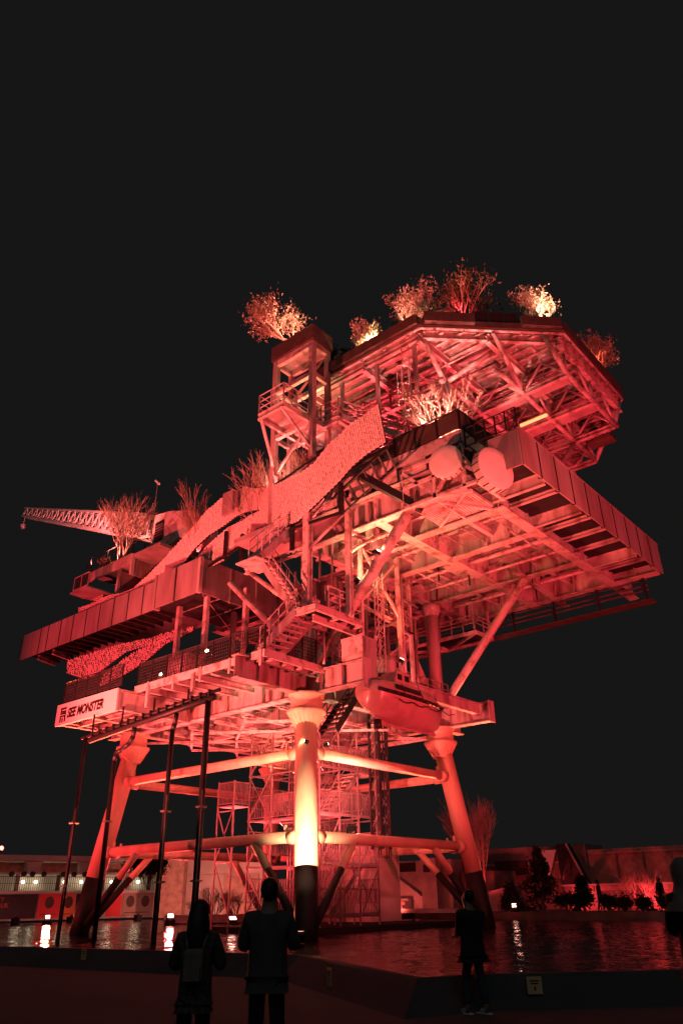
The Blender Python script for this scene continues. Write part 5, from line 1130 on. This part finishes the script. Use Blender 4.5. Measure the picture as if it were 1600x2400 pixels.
# ------------------------------------------------------------------ people
def skinned(name, joints, m, parent, sub=2):
    """joints: list of (parent index or None, Vector, rx, ry)"""
    me = bpy.data.meshes.new(name); me.from_pydata([tuple(j[1]) for j in joints], [(j[0], i) for i, j in enumerate(joints) if j[0] is not None], [])
    o = bpy.data.objects.new(name, me); COL.objects.link(o); o.modifiers.new('s', 'SKIN'); s2 = o.modifiers.new('ss', 'SUBSURF'); s2.levels = sub; s2.render_levels = sub
    if not me.skin_vertices: 
        bpy.context.view_layer.objects.active = o
    for i, j in enumerate(joints):
        d = me.skin_vertices[0].data[i]; d.radius = (j[2], j[3]); d.use_root = i == 0
    dg = bpy.context.evaluated_depsgraph_get(); dg.update(); nm = bpy.data.meshes.new_from_object(o.evaluated_get(dg)); bpy.data.objects.remove(o)
    nm.name = name; nm.polygons.foreach_set('use_smooth', [True]*len(nm.polygons)); nm.materials.clear(); nm.materials.append(M[m])
    o = bpy.data.objects.new(name, nm); COL.objects.link(o); o.parent = parent; return o
def person(loc, heading, h, label, top='cloth_dark', legs='cloth_dark', armL=None, armR=None, stride=0.0, coat=.46, hair='short', wide=1.0, shoes='shoe', lean=0.0, extra=None):
    e = empty('person', loc, label, 'person'); e.rotation_euler = (0, 0, math.atan2(heading.y, heading.x)-math.pi/2); k = h/1.75
    P_ = lambda x, y, z: Vector((x*k, y*k, z*k))       # local: +Y is the way they face, +X their right
    armL = armL or [(-.23, .02, 1.16), (-.25, .08, .92)]; armR = armR or [(.23, .02, 1.16), (.25, .08, .92)]
    s_ = stride
    hipL, hipR = P_(-.09, 0, .92), P_(.09, 0, .92); kneeL, kneeR = P_(-.1, .06+s_*.5, .5), P_(.1, .03-s_*.5, .5); ankL, ankR = P_(-.11, s_, .09), P_(.11, -s_, .09)
    sh = lambda i: P_(i*.17*wide, lean, 1.42); A = lambda a: [P_(*q) for q in a]; aL, aR = A(armL), A(armR)
    def hand(wr, el):
        d = (wr-el).normalized(); sx = d.cross(V(0, 0, 1)); sx = sx.normalized() if sx.length > .1 else V(1, 0, 0); up_ = sx.cross(d); out = []
        return d, sx, up_
    body = [(None, P_(0, 0, .95), .14*k, .1*k), (0, P_(0, lean*.5, 1.2), .13*k, .1*k), (1, P_(0, lean, 1.38), .09*k, .07*k), (2, P_(0, lean+.01, 1.5), .062*k, .06*k), (3, P_(0, lean+.03, 1.57), .07*k, .08*k), (4, P_(0, lean+.035, 1.65), .078*k, .092*k), (5, P_(0, lean+.02, 1.71), .06*k, .07*k), (4, P_(0, lean+.125, 1.6), .014*k, .014*k)]
    for sgn, a in ((-1, aL), (1, aR)):
        b0 = len(body); body += [(2, sh(sgn), .042*k, .042*k), (b0, a[0], .042*k, .042*k), (b0+1, a[1], .028*k, .03*k)]
        d, sx, up_ = hand(a[1], a[0]); pc = a[1]+d*.07*k; body.append((b0+2, pc, .034*k, .02*k))
        for i, (o_, L) in enumerate(((-.03, .075), (-.01, .085), (.01, .08), (.03, .065))):
            b1 = len(body); kn = pc+sx*o_*k+d*.04*k; body += [(b0+3, kn, .0095*k, .0095*k), (b1, kn+d*L*.5*k-up_*.012*k, .0085*k, .0085*k), (b1+1, kn+d*L*.8*k-up_*.035*k, .0075*k, .0075*k)]
        b1 = len(body); tb = a[1]+d*.03*k+sx*(-sgn)*.03*k; body += [(b0+2, tb, .012*k, .012*k), (b1, tb+d*.04*k+sx*(-sgn)*.018*k, .0095*k, .0095*k)]
    for hp_, kn, an, sg_ in ((hipL, kneeL, ankL, -1), (hipR, kneeR, ankR, 1)):
        b0 = len(body); body += [(0, hp_, .085*k, .085*k), (b0, kn, .055*k, .055*k), (b0+1, an, .04*k, .045*k), (b0+2, an+P_(0, .12, -.05), .035*k, .03*k)]
    skinned('body', body, 'skin', e)
    jk = [(None, P_(0, 0, 1.0-coat*.25), .185*k*wide, .135*k), (0, P_(0, lean*.5, 1.2), .175*k*wide, .13*k), (1, P_(0, lean, 1.38), .17*k*wide, .12*k), (2, P_(0, lean, 1.49), .085*k, .085*k), (0, P_(0, 0, 1.0-coat*.5), .19*k*wide, .14*k)]; jk += [(4, P_(0, 0, 1.0-coat*.60), .195*k*wide, .145*k), (5, P_(0, 0, 1.0-coat*.62), .195*k*wide, .145*k)]
    for sgn, a in ((-1, aL), (1, aR)):
        b0 = len(jk); jk += [(2, sh(sgn)+P_(0, 0, -.02), .085*k, .085*k), (b0, a[0], .066*k, .066*k), (b0+1, lerp(a[0], a[1], .93), .048*k, .048*k)]
    skinned('jacket', jk, top, e)
    tr = [(None, P_(0, 0, .93), .13*k, .095*k)]
    for hp_, kn, an in ((hipL, kneeL, ankL), (hipR, kneeR, ankR)):
        b0 = len(tr); tr += [(0, hp_+P_(0, 0, -.10), .095*k, .09*k), (b0, kn, .072*k, .075*k), (b0+1, an+P_(0, 0, .02), .06*k, .064*k)]
    skinned('trousers', tr, legs, e)
    for an in (ankL, ankR):
        sho = skinned('shoe', [(None, an+P_(0, -.03, -.04), .042*k, .05*k), (0, an+P_(0, .06, -.05), .045*k, .038*k), (1, an+P_(0, .16, -.062), .04*k, .026*k)], shoes, e)
        sl = MB().box(an.x-.047*k, an.x+.047*k, an.y-.085*k, an.y+.2*k, an.z-.098*k, an.z-.072*k); so_ = sl.build('sole', 'shoe_white' if shoes == 'shoe_stripe' else 'shoe', None); so_.parent = sho
        if shoes == 'shoe_stripe':
            for q in range(3):
                y = an.y+.03*k+q*.035*k
                for sg_ in (-1, 1): st_ = MB().slab([(an.x+sg_*.046*k, y, an.z-.07*k), (an.x+sg_*.046*k, y+.014*k, an.z-.07*k), (an.x+sg_*.034*k, y-.012*k, an.z-.012*k), (an.x+sg_*.034*k, y-.026*k, an.z-.012*k)], (sg_*.006*k, 0, 0)).build('stripe', 'shoe_white', None); st_.parent = sho
    hb = MB()
    if hair == 'long':
        hb.ball(P_(0, lean-.005, 1.66), .105*k, .115*k, .115*k, 16, 10); hb.lathe(P_(0, lean-.045, 1.30), [(.03*k, -.06*k), (.10*k, .0), (.125*k, .12*k), (.12*k, .25*k), (.1*k, .36*k), (.03*k, .42*k)], 14)
    else: hb.ball(P_(0, lean-.018, 1.66), .09*k, .105*k, .108*k, 16, 10)
    o = hb.build('hair', 'hair', None, True); o.parent = e
    for sgn in (-1, 1): o = MB().ball(P_(sgn*.082, lean+.025, 1.61), .012*k, .022*k, .032*k, 8, 6).build('ear', 'skin', None, True); o.parent = e
    if extra: extra(e, P_, k, aL, aR)
    return e
M['shoe_stripe'] = M['shoe']
def bag_pack(e, P_, k, aL, aR):
    o = MB().box(-.10*k, .10*k, -.235*k, -.13*k, 1.02*k, 1.32*k); o = o.build('backpack', 'bag', None); o.parent = e
    md = o.modifiers.new('b', 'BEVEL'); md.width = .035; md.segments = 3
    p_ = MB().box(-.08*k, .08*k, -.265*k, -.236*k, 1.04*k, 1.16*k).build('bag_pocket', 'bag', None); p_.parent = o
    for s_ in (-1, 1):
        q = MB().path([P_(s_*.08, -.14, 1.3), P_(s_*.1, -.09, 1.44), P_(s_*.1, .06, 1.46), P_(s_*.1, .13, 1.3)], .018*k).build('strap', 'bag', None, True); q.parent = o
def phone(e, P_, k, aL, aR):
    c = (aL[1]+aR[1])/2+P_(0, .1, .03); o = MB().box(c.x-.08*k, c.x+.08*k, c.y-.005, c.y+.005, c.z-.038*k, c.z+.038*k).build('phone', 'screen', None); o.parent = e
hold = lambda s_, z=1.36: [(s_*.26, .06, 1.14), (s_*.08, .28, z)]
person(B(-1.44, 8.25), FW, 1.60, 'long-haired person in a checked coat with a small pale backpack, seen from behind', 'cloth_check', 'cloth_dark', hold(-1, 1.25), hold(1, 1.25), 0, .34, 'long', 1.0, extra=bag_pack)
person(B(-.79, 8.5), FW, 1.79, 'short-haired person in a dark grey jumper holding up a phone, seen from behind', 'cloth_grey', 'cloth_dark', hold(-1), hold(1), 0, .14, 'short', 1.1, extra=phone)
person(B(1.97, 13.75), (RT*-.6+FW*.8), 1.70, 'person in dark coat, blue jeans and striped trainers in front of the right leg', 'cloth_dark', 'cloth_blue', [(-.2, .08, 1.14), (-.1, .26, 1.1)], [(.2, .08, 1.14), (.1, .26, 1.1)], .1, .4, 'short', 1.4, 'shoe_stripe')
def hood(e, P_, k, aL, aR):
    o = MB().lathe(P_(0, -.01, 1.30), [(.26*k, .0), (.235*k, .08*k), (.15*k, .18*k), (.125*k, .25*k), (.14*k, .34*k), (.125*k, .43*k), (.07*k, .49*k), (.0, .505*k)], 18).build('hood', 'cloth_pale', None, True); o.parent = e
person(B(3.84, 9.5), FW, 1.92, 'person in a pale hooded top, cut off by the right frame edge', 'cloth_dark', 'cloth_blue', [(-.2, .1, 1.14), (-.1, .26, 1.1)], [(.2, .1, 1.14), (.1, .26, 1.1)], 0, .5, 'short', 1.05, extra=hood)
person(V(23.0, -1.5, .75), V(.2, -1, 0), 1.62, 'dark figure walking on the far right shore', 'cloth_dark', 'cloth_dark', None, None, .16, .7, 'short', 1.0)
person(V(23.2, -4.95, .75), V(-.8, .4, 0), 1.7, 'dark figure standing on the far right shore at the frame edge', 'cloth_dark', 'cloth_dark', None, None, 0, .7, 'short', 1.0)
